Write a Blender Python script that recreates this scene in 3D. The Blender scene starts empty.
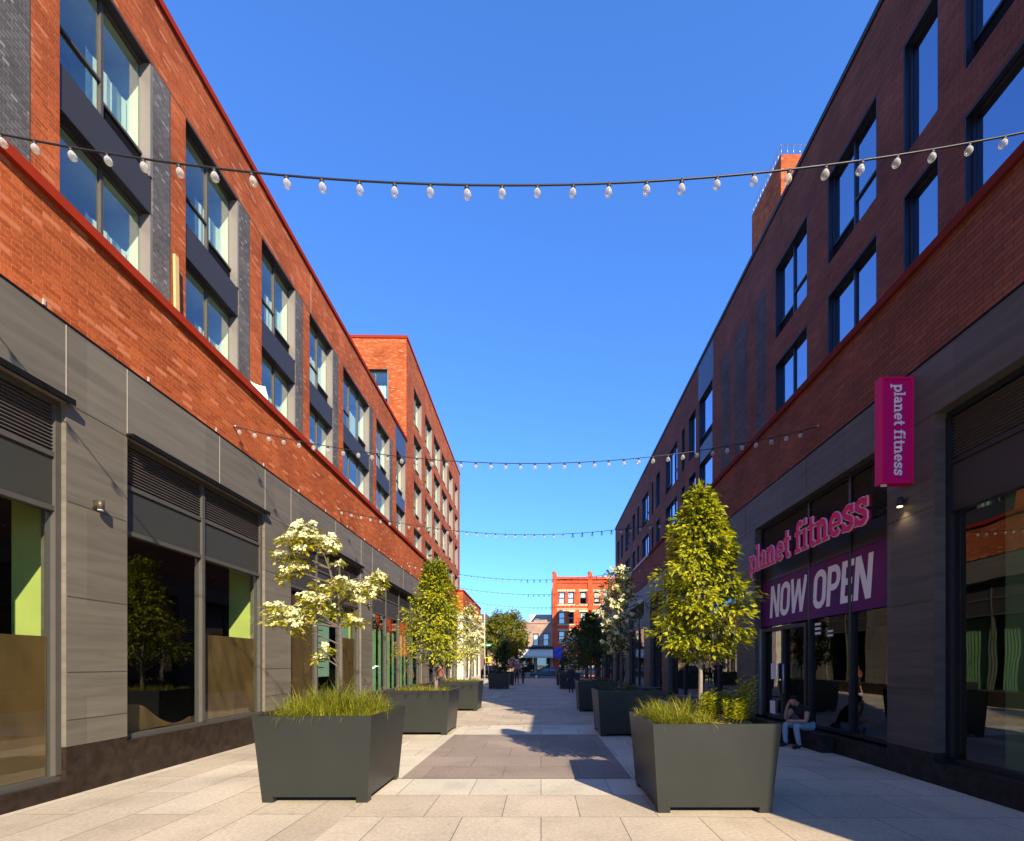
import bpy, bmesh, math, random
import numpy as np
from mathutils import Vector, Matrix

random.seed(7)
RNG = np.random.default_rng(11)
S = bpy.context.scene
COL = S.collection
R = math.radians
F = 480.0; VX = 541.0; VY = 664.0; EYE = 1.6      # camera: pixels of focal length, vanishing point, eye height


# ------------------------------------------------------------------ object helpers
def link(o, parent=None):
    COL.objects.link(o)
    if parent is not None:
        o.parent = parent
    return o


def tag(o, label=None, cat=None, group=None, kind=None):
    if label: o['label'] = label
    if cat: o['category'] = cat
    if group: o['group'] = group
    if kind: o['kind'] = kind
    return o


def empty(name, loc=(0, 0, 0), rz=0.0):
    o = bpy.data.objects.new(name, None)
    o.empty_display_size = 0.2
    o.location = loc
    o.rotation_euler = (0, 0, rz)
    return link(o)


def thing(name, label, cat, loc=(0, 0, 0), rz=0.0, group=None):
    return tag(empty(name, loc, rz), label, cat, group)


def copy_tree(o, parent=None):
    c = o.copy()
    COL.objects.link(c)
    c.parent = parent
    for ch in o.children:
        copy_tree(ch, c)
    return c


class MB:
    """collects geometry, links it as one mesh object"""
    def __init__(self):
        self.v = []; self.f = []; self.m = []; self.uv = []; self.smooth = []

    def face(self, pts, mat=0, uv=None, smooth=False):
        b = len(self.v)
        self.v += [tuple(p) for p in pts]
        self.f.append(tuple(range(b, b + len(pts))))
        self.m.append(mat); self.smooth.append(smooth)
        self.uv.append(uv if uv else [(p[0], p[1]) for p in pts])

    def box(self, x0, x1, y0, y1, z0, z1, mat=0):
        if x0 > x1: x0, x1 = x1, x0
        if y0 > y1: y0, y1 = y1, y0
        if z0 > z1: z0, z1 = z1, z0
        b = len(self.v)
        self.v += [(x0, y0, z0), (x1, y0, z0), (x1, y1, z0), (x0, y1, z0),
                   (x0, y0, z1), (x1, y0, z1), (x1, y1, z1), (x0, y1, z1)]
        for q, ax in (((0, 3, 2, 1), 2), ((4, 5, 6, 7), 2), ((0, 1, 5, 4), 1), ((2, 3, 7, 6), 1), ((1, 2, 6, 5), 0), ((3, 0, 4, 7), 0)):
            self.f.append(tuple(b + i for i in q)); self.m.append(mat); self.smooth.append(False)
            pv = [self.v[b + i] for i in q]
            if ax == 2: self.uv.append([(p[0], p[1]) for p in pv])
            elif ax == 1: self.uv.append([(p[0], p[2]) for p in pv])
            else: self.uv.append([(p[1], p[2]) for p in pv])

    def tube(self, pts, rad, n=8, mat=0, cap=True):
        pts = [Vector(p) for p in pts]
        if not hasattr(rad, '__len__'): rad = [rad] * len(pts)
        b = len(self.v)
        up = None
        for i, p in enumerate(pts):
            d = (pts[min(i + 1, len(pts) - 1)] - pts[max(i - 1, 0)]).normalized()
            if up is None:
                up = Vector((0, 0, 1)) if abs(d.z) < .9 else Vector((1, 0, 0))
            a = d.cross(up).normalized(); c = a.cross(d).normalized(); up = c
            for k in range(n):
                t = 2 * math.pi * k / n
                self.v.append(tuple(p + rad[i] * (math.cos(t) * a + math.sin(t) * c)))
        for i in range(len(pts) - 1):
            for k in range(n):
                k2 = (k + 1) % n
                self.f.append((b + i * n + k, b + i * n + k2, b + (i + 1) * n + k2, b + (i + 1) * n + k))
                self.m.append(mat); self.smooth.append(True); self.uv.append([(0, 0)] * 4)
        if cap:
            for base, rev in ((b, False), (b + (len(pts) - 1) * n, True)):
                q = [base + k for k in range(n)]
                if not rev: q.reverse()
                self.f.append(tuple(q)); self.m.append(mat); self.smooth.append(False); self.uv.append([(0, 0)] * n)

    def lathe(self, prof, n=12, mat=0, c=(0, 0, 0)):
        b = len(self.v)
        for r, z in prof:
            for k in range(n):
                t = 2 * math.pi * k / n
                self.v.append((c[0] + r * math.cos(t), c[1] + r * math.sin(t), c[2] + z))
        for i in range(len(prof) - 1):
            for k in range(n):
                k2 = (k + 1) % n
                self.f.append((b + i * n + k, b + i * n + k2, b + (i + 1) * n + k2, b + (i + 1) * n + k))
                self.m.append(mat); self.smooth.append(True); self.uv.append([(0, 0)] * 4)

    def prism(self, poly, fn, d0, d1, mat=0):
        """poly: list of (a,b) ; fn(a,b,d) -> xyz ; extruded from d0 to d1"""
        n = len(poly)
        A = [fn(a, b, d0) for a, b in poly]; B = [fn(a, b, d1) for a, b in poly]
        self.face(A[::-1], mat); self.face(B, mat)
        for i in range(n):
            j = (i + 1) % n
            self.face([A[i], A[j], B[j], B[i]], mat)

    def mesh(self, name, mats):
        me = bpy.data.meshes.new(name)
        me.from_pydata(self.v, [], self.f)
        for m in mats: me.materials.append(m)
        me.polygons.foreach_set('material_index', self.m)
        me.polygons.foreach_set('use_smooth', self.smooth)
        ul = me.uv_layers.new(name='UVMap')
        flat = [c for u in self.uv for p in u for c in p]
        ul.data.foreach_set('uv', flat)
        me.update()
        return me

    def build(self, name, mats, parent=None, loc=None):
        if not isinstance(mats, (list, tuple)): mats = [mats]
        o = bpy.data.objects.new(name, self.mesh(name, mats))
        if loc is not None: o.location = loc
        return link(o, parent)


# ------------------------------------------------------------------ materials
def newmat(name):
    m = bpy.data.materials.new(name); m.use_nodes = True
    nt = m.node_tree
    return m, nt, nt.nodes['Principled BSDF']


def N(nt, t, **kw):
    n = nt.nodes.new(t)
    for k, v in kw.items():
        if k in n.inputs.keys() if isinstance(k, str) else False:
            n.inputs[k].default_value = v
        else:
            setattr(n, k, v)
    return n


def rgba(c): return (c[0], c[1], c[2], 1)


def mixc(nt, a, b, fac):
    n = nt.nodes.new('ShaderNodeMix'); n.data_type = 'RGBA'
    for sock, val in ((n.inputs[6], a), (n.inputs[7], b), (n.inputs[0], fac)):
        if hasattr(val, 'is_output'): nt.links.new(val, sock)
        elif hasattr(val, '__len__'): sock.default_value = rgba(val)
        else: sock.default_value = val
    return n.outputs[2]


def plain(name, c, rough=.6, metal=0.0, var=.12, scale=6.0, bump=0.0, spec=.5):
    m, nt, p = newmat(name)
    tc = N(nt, 'ShaderNodeTexCoord')
    no = nt.nodes.new('ShaderNodeTexNoise'); no.inputs['Scale'].default_value = scale; no.inputs['Detail'].default_value = 5
    nt.links.new(tc.outputs['Object'], no.inputs['Vector'])
    hi = [min(1, x * (1 + var)) for x in c]; lo = [x * (1 - var) for x in c]
    nt.links.new(mixc(nt, lo, hi, no.outputs['Fac']), p.inputs['Base Color'])
    mr = nt.nodes.new('ShaderNodeMapRange')
    mr.inputs['To Min'].default_value = max(.02, rough - .08); mr.inputs['To Max'].default_value = min(1, rough + .08)
    nt.links.new(no.outputs['Fac'], mr.inputs['Value']); nt.links.new(mr.outputs[0], p.inputs['Roughness'])
    p.inputs['Metallic'].default_value = metal
    p.inputs['Specular IOR Level'].default_value = spec
    if bump:
        b = nt.nodes.new('ShaderNodeBump'); b.inputs['Strength'].default_value = bump; b.inputs['Distance'].default_value = .01
        nt.links.new(no.outputs['Fac'], b.inputs['Height']); nt.links.new(b.outputs[0], p.inputs['Normal'])
    return m


def brick(name, c1, c2, mortar, w=.30, h=.072, ms=.007, rough=.8, bump=.5, fleck=None, use='UV', offset=.5, big=.25, bias=0.0, rot=0.0, grain=0.1, stain=0.0):
    m, nt, p = newmat(name)
    tc = N(nt, 'ShaderNodeTexCoord')
    src = tc.outputs[use]
    if rot:
        mp = nt.nodes.new('ShaderNodeMapping'); mp.inputs['Rotation'].default_value = (0, 0, rot)
        nt.links.new(src, mp.inputs['Vector']); src = mp.outputs[0]
    br = nt.nodes.new('ShaderNodeTexBrick')
    br.offset = offset
    br.inputs['Scale'].default_value = 1.0
    br.inputs['Brick Width'].default_value = w; br.inputs['Row Height'].default_value = h
    br.inputs['Mortar Size'].default_value = ms; br.inputs['Mortar Smooth'].default_value = .2
    br.inputs['Bias'].default_value = bias
    br.inputs['Color1'].default_value = rgba(c1); br.inputs['Color2'].default_value = rgba(c2)
    br.inputs['Mortar'].default_value = rgba(mortar)
    nt.links.new(src, br.inputs['Vector'])
    n1 = nt.nodes.new('ShaderNodeTexNoise'); n1.inputs['Scale'].default_value = .7; n1.inputs['Detail'].default_value = 4
    nt.links.new(src, n1.inputs['Vector'])
    n2 = nt.nodes.new('ShaderNodeTexNoise'); n2.inputs['Scale'].default_value = 28; n2.inputs['Detail'].default_value = 4
    nt.links.new(src, n2.inputs['Vector'])
    def mul(col, noise, amt):
        mr = nt.nodes.new('ShaderNodeMapRange'); mr.inputs['From Min'].default_value = .3; mr.inputs['From Max'].default_value = .7
        mr.inputs['To Min'].default_value = 1 - amt; mr.inputs['To Max'].default_value = 1 + amt
        nt.links.new(noise, mr.inputs['Value'])
        x = nt.nodes.new('ShaderNodeMix'); x.data_type = 'RGBA'; x.blend_type = 'MULTIPLY'; x.inputs[0].default_value = 1
        nt.links.new(col, x.inputs[6]); nt.links.new(mr.outputs[0], x.inputs[7])
        return x.outputs[2]
    col = mul(br.outputs['Color'], n1.outputs['Fac'], big)
    col = mul(col, n2.outputs['Fac'], grain)
    if stain:
        for sc_, lo_, hi_, am in ((1.3, .52, .72, stain), (5.0, .60, .70, stain * .8), (19.0, .70, .74, stain * 1.4)):
            n3 = nt.nodes.new('ShaderNodeTexNoise'); n3.inputs['Scale'].default_value = sc_; n3.inputs['Detail'].default_value = 6
            nt.links.new(src, n3.inputs['Vector'])
            r3 = nt.nodes.new('ShaderNodeMapRange'); r3.inputs['From Min'].default_value = lo_; r3.inputs['From Max'].default_value = hi_; r3.inputs['To Min'].default_value = 1; r3.inputs['To Max'].default_value = 1 - am
            nt.links.new(n3.outputs['Fac'], r3.inputs['Value'])
            x3 = nt.nodes.new('ShaderNodeMix'); x3.data_type = 'RGBA'; x3.blend_type = 'MULTIPLY'; x3.inputs[0].default_value = 1
            nt.links.new(col, x3.inputs[6]); nt.links.new(r3.outputs[0], x3.inputs[7]); col = x3.outputs[2]
    if fleck:
        b2 = nt.nodes.new('ShaderNodeTexBrick'); b2.offset = offset
        b2.inputs['Scale'].default_value = 1.0
        b2.inputs['Brick Width'].default_value = w; b2.inputs['Row Height'].default_value = h; b2.inputs['Mortar Size'].default_value = ms * 1.2
        b2.inputs['Color1'].default_value = (0, 0, 0, 1); b2.inputs['Color2'].default_value = (1, 1, 1, 1); b2.inputs['Mortar'].default_value = (0, 0, 0, 1)
        nt.links.new(src, b2.inputs['Vector'])
        mr = nt.nodes.new('ShaderNodeMapRange'); mr.inputs['From Min'].default_value = .9; mr.inputs['From Max'].default_value = .95
        nt.links.new(b2.outputs['Color'], mr.inputs['Value'])
        col = mixc(nt, col, fleck, mr.outputs[0])
    nt.links.new(col, p.inputs['Base Color'])
    p.inputs['Roughness'].default_value = rough; p.inputs['Specular IOR Level'].default_value = .12
    bp = nt.nodes.new('ShaderNodeBump'); bp.inputs['Strength'].default_value = bump; bp.inputs['Distance'].default_value = .012; bp.invert = True
    nt.links.new(br.outputs['Fac'], bp.inputs['Height']); nt.links.new(bp.outputs[0], p.inputs['Normal'])
    return m


def stone(name, a, b, su=.7, sv=11.0, rough=.55):
    m, nt, p = newmat(name)
    tc = N(nt, 'ShaderNodeTexCoord')
    mp = nt.nodes.new('ShaderNodeMapping'); mp.inputs['Scale'].default_value = (su, sv, 1)
    nt.links.new(tc.outputs['UV'], mp.inputs['Vector'])
    n1 = nt.nodes.new('ShaderNodeTexNoise'); n1.inputs['Scale'].default_value = 1.4; n1.inputs['Detail'].default_value = 8; n1.inputs['Distortion'].default_value = .6
    nt.links.new(mp.outputs[0], n1.inputs['Vector'])
    br = nt.nodes.new('ShaderNodeTexBrick'); br.offset = .5
    br.inputs['Brick Width'].default_value = 1.1; br.inputs['Row Height'].default_value = 1.18; br.inputs['Mortar Size'].default_value = 0.0; br.inputs['Scale'].default_value = 1
    br.inputs['Color1'].default_value = (.86, .86, .86, 1); br.inputs['Color2'].default_value = (1.1, 1.1, 1.1, 1)
    nt.links.new(tc.outputs['UV'], br.inputs['Vector'])
    cr = nt.nodes.new('ShaderNodeMapRange'); cr.inputs['From Min'].default_value = .36; cr.inputs['From Max'].default_value = .64
    nt.links.new(n1.outputs['Fac'], cr.inputs['Value'])
    c = mixc(nt, a, b, cr.outputs[0])
    x = nt.nodes.new('ShaderNodeMix'); x.data_type = 'RGBA'; x.blend_type = 'MULTIPLY'; x.inputs[0].default_value = 1
    nt.links.new(c, x.inputs[6]); nt.links.new(br.outputs['Color'], x.inputs[7])
    nt.links.new(x.outputs[2], p.inputs['Base Color'])
    p.inputs['Roughness'].default_value = rough; p.inputs['Specular IOR Level'].default_value = .2
    return m


def glass(name, ior=1.5, tint=(1, 1, 1), extra=0.0, rough=.0, gcol=(1, 1, 1)):
    m, nt, p = newmat(name)
    nt.nodes.remove(p)
    out = nt.nodes['Material Output']
    tr = nt.nodes.new('ShaderNodeBsdfTransparent'); tr.inputs['Color'].default_value = rgba(tint)
    gl = nt.nodes.new('ShaderNodeBsdfGlossy'); gl.inputs['Roughness'].default_value = rough; gl.inputs['Color'].default_value = rgba(gcol)
    lw = nt.nodes.new('ShaderNodeLayerWeight'); lw.inputs['Blend'].default_value = .5     # Schlick, the same from both sides
    pw = nt.nodes.new('ShaderNodeMath'); pw.operation = 'POWER'; pw.inputs[1].default_value = 5.0
    f0 = ((ior - 1) / (ior + 1)) ** 2 * 2
    fr = nt.nodes.new('ShaderNodeMapRange'); fr.inputs['To Min'].default_value = f0; fr.inputs['To Max'].default_value = 1
    nt.links.new(lw.outputs['Facing'], pw.inputs[0]); nt.links.new(pw.outputs[0], fr.inputs['Value'])
    ad = nt.nodes.new('ShaderNodeMath'); ad.operation = 'ADD'; ad.use_clamp = True; ad.inputs[1].default_value = extra
    mx = nt.nodes.new('ShaderNodeMixShader')
    # very slight waviness of the pane
    tc = nt.nodes.new('ShaderNodeTexCoord'); no = nt.nodes.new('ShaderNodeTexNoise'); no.inputs['Scale'].default_value = .8
    bp = nt.nodes.new('ShaderNodeBump'); bp.inputs['Strength'].default_value = .03; bp.inputs['Distance'].default_value = .1
    nt.links.new(tc.outputs['Object'], no.inputs['Vector']); nt.links.new(no.outputs['Fac'], bp.inputs['Height']); nt.links.new(bp.outputs[0], gl.inputs['Normal'])
    nt.links.new(fr.outputs[0], ad.inputs[0]); nt.links.new(ad.outputs[0], mx.inputs[0])
    nt.links.new(tr.outputs[0], mx.inputs[1]); nt.links.new(gl.outputs[0], mx.inputs[2]); nt.links.new(mx.outputs[0], out.inputs['Surface'])
    return m


def leafmat(name, c1, c2, trans=.35, rough=.5, tcol=1.6):
    m, nt, p = newmat(name)
    out = nt.nodes['Material Output']
    g = nt.nodes.new('ShaderNodeNewGeometry')
    c = mixc(nt, c1, c2, g.outputs['Random Per Island'])
    nt.links.new(c, p.inputs['Base Color']); p.inputs['Roughness'].default_value = rough
    p.inputs['Specular IOR Level'].default_value = .35
    t = nt.nodes.new('ShaderNodeBsdfTranslucent')
    x = nt.nodes.new('ShaderNodeMix'); x.data_type = 'RGBA'; x.blend_type = 'MULTIPLY'; x.inputs[0].default_value = 1
    nt.links.new(c, x.inputs[6]); x.inputs[7].default_value = (tcol, tcol, tcol * .6, 1)
    nt.links.new(x.outputs[2], t.inputs['Color'])
    mx = nt.nodes.new('ShaderNodeMixShader'); mx.inputs[0].default_value = trans
    nt.links.new(p.outputs[0], mx.inputs[1]); nt.links.new(t.outputs[0], mx.inputs[2]); nt.links.new(mx.outputs[0], out.inputs['Surface'])
    return m


M = {}
M['brick_orange'] = brick('orange brick', (.29, .056, .014), (.47, .108, .030), (.38, .125, .05), fleck=(.54, .175, .08), w=.22, h=.068, ms=.007, grain=.22)
M['brick_dark'] = brick('charcoal brick', (.10, .092, .085), (.17, .155, .14), (.09, .085, .08), fleck=(.27, .25, .225), w=.115, h=.068, ms=.008, bump=.9)
M['brick_south'] = M['brick_orange']
M['brick_maroon'] = brick('maroon brick', (.165, .054, .032), (.245, .080, .046), (.075, .038, .03), w=.24, h=.068, ms=.006, fleck=(.17, .06, .045))  # left building's brick again, with the shade put into a darker colour
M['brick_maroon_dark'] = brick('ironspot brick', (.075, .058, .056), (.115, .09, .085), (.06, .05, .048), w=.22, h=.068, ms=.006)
M['brick_red'] = brick('bright red brick', (.55, .075, .025), (.66, .10, .035), (.42, .11, .06), w=.25, h=.08, ms=.006)
M['brick_pink'] = brick('pinkish brick', (.33, .20, .15), (.42, .28, .21), (.36, .29, .23), w=.25, h=.08, ms=.008)
M['coping_red'] = plain('red metal coping', (.30, .028, .010), .85, spec=.08)
M['coping_dark_red'] = plain('dark red metal coping', (.15, .020, .015), .85, spec=.1)
M['coping_pale'] = plain('pale coping', (.42, .40, .36), .6)
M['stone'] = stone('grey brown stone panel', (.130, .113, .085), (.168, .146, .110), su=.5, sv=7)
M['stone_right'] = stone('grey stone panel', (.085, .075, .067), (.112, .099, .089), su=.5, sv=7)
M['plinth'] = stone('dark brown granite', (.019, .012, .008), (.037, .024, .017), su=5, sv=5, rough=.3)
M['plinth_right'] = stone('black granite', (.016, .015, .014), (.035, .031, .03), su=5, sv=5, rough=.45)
M['joint_pale'] = plain('pale joint', (.36, .32, .26), .8)
M['joint_dark'] = plain('dark joint', (.05, .045, .04), .8)
M['frame'] = plain('bronze grey window frame', (.075, .068, .057), .5, metal=.0, spec=.25)
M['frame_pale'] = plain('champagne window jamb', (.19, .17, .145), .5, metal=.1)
M['frame_dark'] = plain('charcoal aluminium', (.030, .028, .028), .5, metal=.0, spec=.3)
M['frame_navy'] = plain('blue black aluminium', (.018, .022, .032), .4, metal=.2)
M['panel'] = plain('charcoal spandrel panel', (.042, .038, .038), .5, metal=.0, spec=.25, var=.08, scale=2)
M['panel_green'] = plain('grey green spandrel panel', (.040, .039, .031), .5, metal=.0, spec=.3, var=.06, scale=2)
M['panel_blue'] = plain('slate blue panel', (.06, .075, .11), .45, metal=.2, var=.08, scale=2)
M['louvre'] = plain('dark bronze louvre', (.125, .105, .10), .5, metal=.1)
M['black'] = plain('black void', (.006, .006, .007), .8, spec=.1)
M['glass_up'] = glass('window glass', 1.55, (.84, .90, .86), .10)
M['glass_right'] = glass('sky reflecting glass', 1.6, (.36, .42, .52), .38, gcol=(.76, .80, 1))
M['glass_shop'] = glass('shop glass', 1.5, (.80, .84, .80), .015)
M['glass_shop_r'] = glass('dark shop glass', 1.55, (.55, .6, .56), .05)
M['room_mint'] = plain('pale mint wall', (.62, .74, .58), .9)
M['room_blue'] = plain('blue grey blind', (.20, .30, .36), .9)
M['room_dark'] = plain('dim interior', (.05, .055, .055), .9)
M['shop_dark'] = plain('unlit shop interior', (.030, .032, .028), .9)
M['drywall'] = plain('green drywall', (.50, .58, .14), .9, scale=3, var=.15)
M['film_green'] = plain('green window film', (.17, .31, .15), .6, scale=2, var=.25)
M['curtain_green'] = plain('green curtain', (.22, .34, .16), .9)
M['kraft'] = plain('brown kraft paper', (.135, .075, .019), .85, scale=2.2, var=.3, bump=.8)
M['poster'] = plain('pale green notice', (.30, .50, .36), .7)
M['ink'] = plain('printed ink', (.06, .12, .10), .7)
M['paper'] = plain('white paper', (.75, .75, .75), .8, var=.03)
M['planter'] = plain('olive grey powder coat', (.018, .0205, .0165), .40, metal=.0, var=.14, scale=2, spec=.55)
M['mulch'] = plain('straw mulch', (.42, .28, .085), .95, scale=40, var=.6, bump=1)
M['bark'] = plain('grey bark', (.22, .18, .14), .9, scale=30, var=.4, bump=.8)
M['bark_dark'] = plain('dark brown bark', (.10, .078, .058), .9, scale=30, var=.4, bump=.8)
M['leaf_lime'] = leafmat('hornbeam leaf', (.17, .20, .007), (.50, .47, .012), .34, tcol=1.6)
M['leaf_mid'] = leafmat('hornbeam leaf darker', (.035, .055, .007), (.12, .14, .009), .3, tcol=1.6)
M['leaf_green'] = leafmat('dogwood leaf', (.20, .20, .010), (.42, .36, .014), .34, tcol=1.7)
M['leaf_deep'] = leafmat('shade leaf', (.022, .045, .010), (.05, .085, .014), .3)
M['leaf_street'] = leafmat('street tree leaf', (.10, .12, .008), (.22, .21, .012), .34, tcol=1.7)
M['petal'] = leafmat('cream dogwood bract', (.58, .55, .25), (.80, .76, .47), .25, tcol=1.0)
M['petal_pink'] = leafmat('pink blossom', (.75, .42, .40), (.85, .6, .55), .25, tcol=1.0)
M['grass'] = leafmat('grass blade', (.06, .10, .007), (.42, .38, .028), .34, tcol=1.5)
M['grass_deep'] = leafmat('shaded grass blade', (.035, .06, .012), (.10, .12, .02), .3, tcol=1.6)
M['metal_black'] = plain('black cable', (.012, .012, .014), .5)
M['bulb'] = None
M['magenta'] = plain('magenta sign face', (.74, .008, .135), .5, var=.05, spec=.12)
M['magenta_box'] = plain('magenta sign box', (.60, .006, .15), .5, var=.05, spec=.15)
M['magenta_deep'] = plain('deep magenta letter side', (.26, .004, .08), .5, var=.05, spec=.2)
M['pink_edge'] = plain('pale pink letter edge', (.85, .62, .66), .4, var=.03)
M['white'] = plain('white vinyl', (.82, .80, .84), .5, var=.02)
M['white_paint'] = plain('white paint', (.8, .8, .78), .5)
M['wood'] = plain('raw pine board', (.62, .40, .16), .7, scale=12)
M['mint_plastic'] = plain('pale mint plastic', (.62, .82, .70), .4)
M['steel'] = plain('brushed steel', (.45, .45, .44), .35, metal=.8)
M['bronze'] = plain('bronze lamp housing', (.10, .08, .05), .45, metal=.5)
M['asphalt'] = plain('asphalt', (.05, .05, .052), .85, scale=25, var=.3)
M['kerb'] = plain('kerb concrete', (.34, .33, .31), .8)
M['ground'] = plain('ground', (.20, .19, .17), .9, scale=.5, var=.2)
M['tile_light'] = brick('light stone paving', (.47, .385, .27), (.55, .46, .335), (.22, .18, .14), w=.82, h=.835, ms=.006, rough=.75, use='Object', big=.12, bump=.25, grain=.14, stain=.16)
M['tile_band'] = brick('pale band paving', (.56, .49, .365), (.63, .555, .42), (.26, .22, .17), w=.88, h=.835, ms=.006, rough=.75, use='Object', big=.08, bump=.25, grain=.12, stain=.16)
M['tile_dark'] = brick('brown grey paving', (.265, .208, .160), (.335, .265, .205), (.16, .13, .10), w=1.1, h=.828, ms=.006, rough=.75, use='Object', big=.12, bump=.25, grain=.14, stain=.16)
M['tile_grey'] = brick('grey stone paving', (.45, .36, .255), (.52, .42, .30), (.2, .17, .14), w=1.15, h=.83, ms=.006, rough=.75, use='Object', big=.12, bump=.25, grain=.14, stain=.16)
M['tile_side'] = brick('side stone paving', (.45, .37, .265), (.55, .465, .345), (.22, .18, .14), w=1.7, h=.62, ms=.006, rough=.75, use='Object', big=.15, bump=.25, rot=math.pi / 2, grain=.14, stain=.16)
M['skin'] = plain('skin', (.42, .22, .14), .55, var=.05)
M['hair'] = plain('black hair', (.012, .010, .009), .7, spec=.15)
M['tee_black'] = plain('black t shirt', (.014, .014, .016), .9)
M['denim'] = plain('light blue denim', (.26, .36, .47), .9, scale=30, var=.2)
M['shoe'] = plain('black shoe', (.012, .012, .013), .6)
M['shoe_white'] = plain('white shoe', (.75, .75, .75), .6)
M['coat_navy'] = plain('navy coat', (.025, .028, .05), .9)
M['cloth_red'] = plain('dark red jacket', (.10, .02, .02), .9)
M['cloth_dark'] = plain('dark trousers', (.018, .017, .018), .9)
M['cloth_brown'] = plain('brown red shirt', (.23, .07, .05), .9)
M['car_grey'] = plain('blue grey car paint', (.022, .025, .032), .25, metal=.3, var=.02)
M['car_silver'] = plain('silver car paint', (.5, .5, .52), .25, metal=.6, var=.02)
M['car_glass'] = plain('car glass', (.10, .14, .17), .06, var=.02)
M['tyre'] = plain('tyre rubber', (.02, .02, .02), .8)
M['lamp_glass'] = plain('headlamp glass', (.7, .7, .68), .1, var=.02)
M['awning_cream'] = plain('cream awning', (.62, .60, .46), .8)
M['awning_blue'] = plain('blue awning', (.03, .06, .42), .7)
M['limestone'] = plain('limestone trim', (.52, .42, .24), .8)
M['beige'] = plain('beige render', (.60, .52, .42), .85)
M['dark_brick_side'] = plain('sooty side wall', (.14, .11, .10), .9)  # shade of the red building's side is in this colour; also a dark wall
M['roofing'] = plain('grey roof membrane', (.2, .2, .2), .9)
M['sign_green'] = plain('green street sign', (.0, .22, .13), .5)
M['sign_red'] = plain('faded red sign', (.5, .10, .10), .5)
M['sign_yellow'] = plain('yellow signal housing', (.75, .48, .01), .5)
M['table_metal'] = plain('dark cafe furniture', (.03, .03, .03), .5)


def make_bulb_mat():
    m, nt, p = newmat('clear bulb glass')
    nt.nodes.remove(p)
    out = nt.nodes['Material Output']
    tr = nt.nodes.new('ShaderNodeBsdfTransparent'); tr.inputs['Color'].default_value = (.9, .9, .88, 1)
    gl = nt.nodes.new('ShaderNodeBsdfPrincipled'); gl.inputs['Base Color'].default_value = (.62, .60, .55, 1); gl.inputs['Roughness'].default_value = .06
    lw = nt.nodes.new('ShaderNodeLayerWeight'); lw.inputs['Blend'].default_value = .45
    mr = nt.nodes.new('ShaderNodeMapRange'); mr.inputs['To Min'].default_value = .22; mr.inputs['To Max'].default_value = .85
    mx = nt.nodes.new('ShaderNodeMixShader')
    nt.links.new(lw.outputs['Facing'], mr.inputs['Value']); nt.links.new(mr.outputs[0], mx.inputs[0])
    nt.links.new(tr.outputs[0], mx.inputs[1]); nt.links.new(gl.outputs[0], mx.inputs[2]); nt.links.new(mx.outputs[0], out.inputs['Surface'])
    return m


M['bulb'] = make_bulb_mat()


def emit(name, c, s):
    m, nt, p = newmat(name)
    p.inputs['Base Color'].default_value = rgba(c); p.inputs['Emission Color'].default_value = rgba(c); p.inputs['Emission Strength'].default_value = s
    return m


M['lamp_on'] = emit('lit lamp lens', (1, .72, .35), 3)
M['tube_on'] = emit('lit strip light', (1, .6, .15), .7)


def banner_mat():
    m, nt, p = newmat('purple banner print')
    tc = nt.nodes.new('ShaderNodeTexCoord')
    sp = nt.nodes.new('ShaderNodeSeparateXYZ'); nt.links.new(tc.outputs['UV'], sp.inputs[0])
    no = nt.nodes.new('ShaderNodeTexNoise'); no.inputs['Scale'].default_value = 1.1
    nt.links.new(tc.outputs['UV'], no.inputs['Vector'])
    cr = nt.nodes.new('ShaderNodeValToRGB')
    e = cr.color_ramp.elements
    e[0].position = .38; e[0].color = (.085, .010, .125, 1)
    e[1].position = .66; e[1].color = (.14, .014, .115, 1)
    nt.links.new(no.outputs['Fac'], cr.inputs[0]); nt.links.new(cr.outputs[0], p.inputs['Base Color'])
    p.inputs['Roughness'].default_value = .5; p.inputs['Specular IOR Level'].default_value = .12
    return m


M['banner'] = banner_mat()

# ------------------------------------------------------------------ camera, light, sky
cam_d = bpy.data.cameras.new('camera'); cam = link(bpy.data.objects.new('camera', cam_d))
cam.location = (0, 0, EYE); cam.rotation_euler = (R(90), 0, 0)
cam_d.sensor_width = 36; cam_d.lens = F / 1024 * 36
cam_d.shift_x = -(VX - 512) / 1024; cam_d.shift_y = (VY - 420.5) / 1024
cam_d.clip_end = 3000; cam_d.clip_start = .05
S.camera = cam

AZ, EL = R(25.0), R(29.5)          # sun behind the camera and to its right
sun_dir = Vector((math.sin(AZ) * math.cos(EL), -math.cos(AZ) * math.cos(EL), math.sin(EL)))
sd = bpy.data.lights.new('sun', 'SUN'); sd.energy = 4.0; sd.angle = R(.5); sd.color = (1, .87, .66)
sun = link(bpy.data.objects.new('sun', sd))
sun.rotation_euler = (-sun_dir).to_track_quat('-Z', 'Y').to_euler(); sun.location = sun_dir * 60
W = bpy.data.worlds.new('World'); S.world = W; W.use_nodes = True
wn = W.node_tree; bg = wn.nodes['Background']
sky = wn.nodes.new('ShaderNodeTexSky'); sky.sky_type = 'NISHITA'; sky.sun_disc = False
sky.sun_elevation = EL; sky.sun_rotation = math.atan2(sun_dir.x, sun_dir.y)
sky.air_density = 1.0; sky.dust_density = .1; sky.ozone_density = 4.0; sky.altitude = 0
hs = wn.nodes.new('ShaderNodeHueSaturation'); hs.inputs['Saturation'].default_value = 1.0
tint = wn.nodes.new('ShaderNodeMix'); tint.data_type = 'RGBA'; tint.blend_type = 'MULTIPLY'; tint.inputs[0].default_value = 1; tint.inputs[7].default_value = (.385, .73, 1.30, 1)
gm_ = wn.nodes.new('ShaderNodeGamma'); gm_.inputs['Gamma'].default_value = .8
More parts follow.
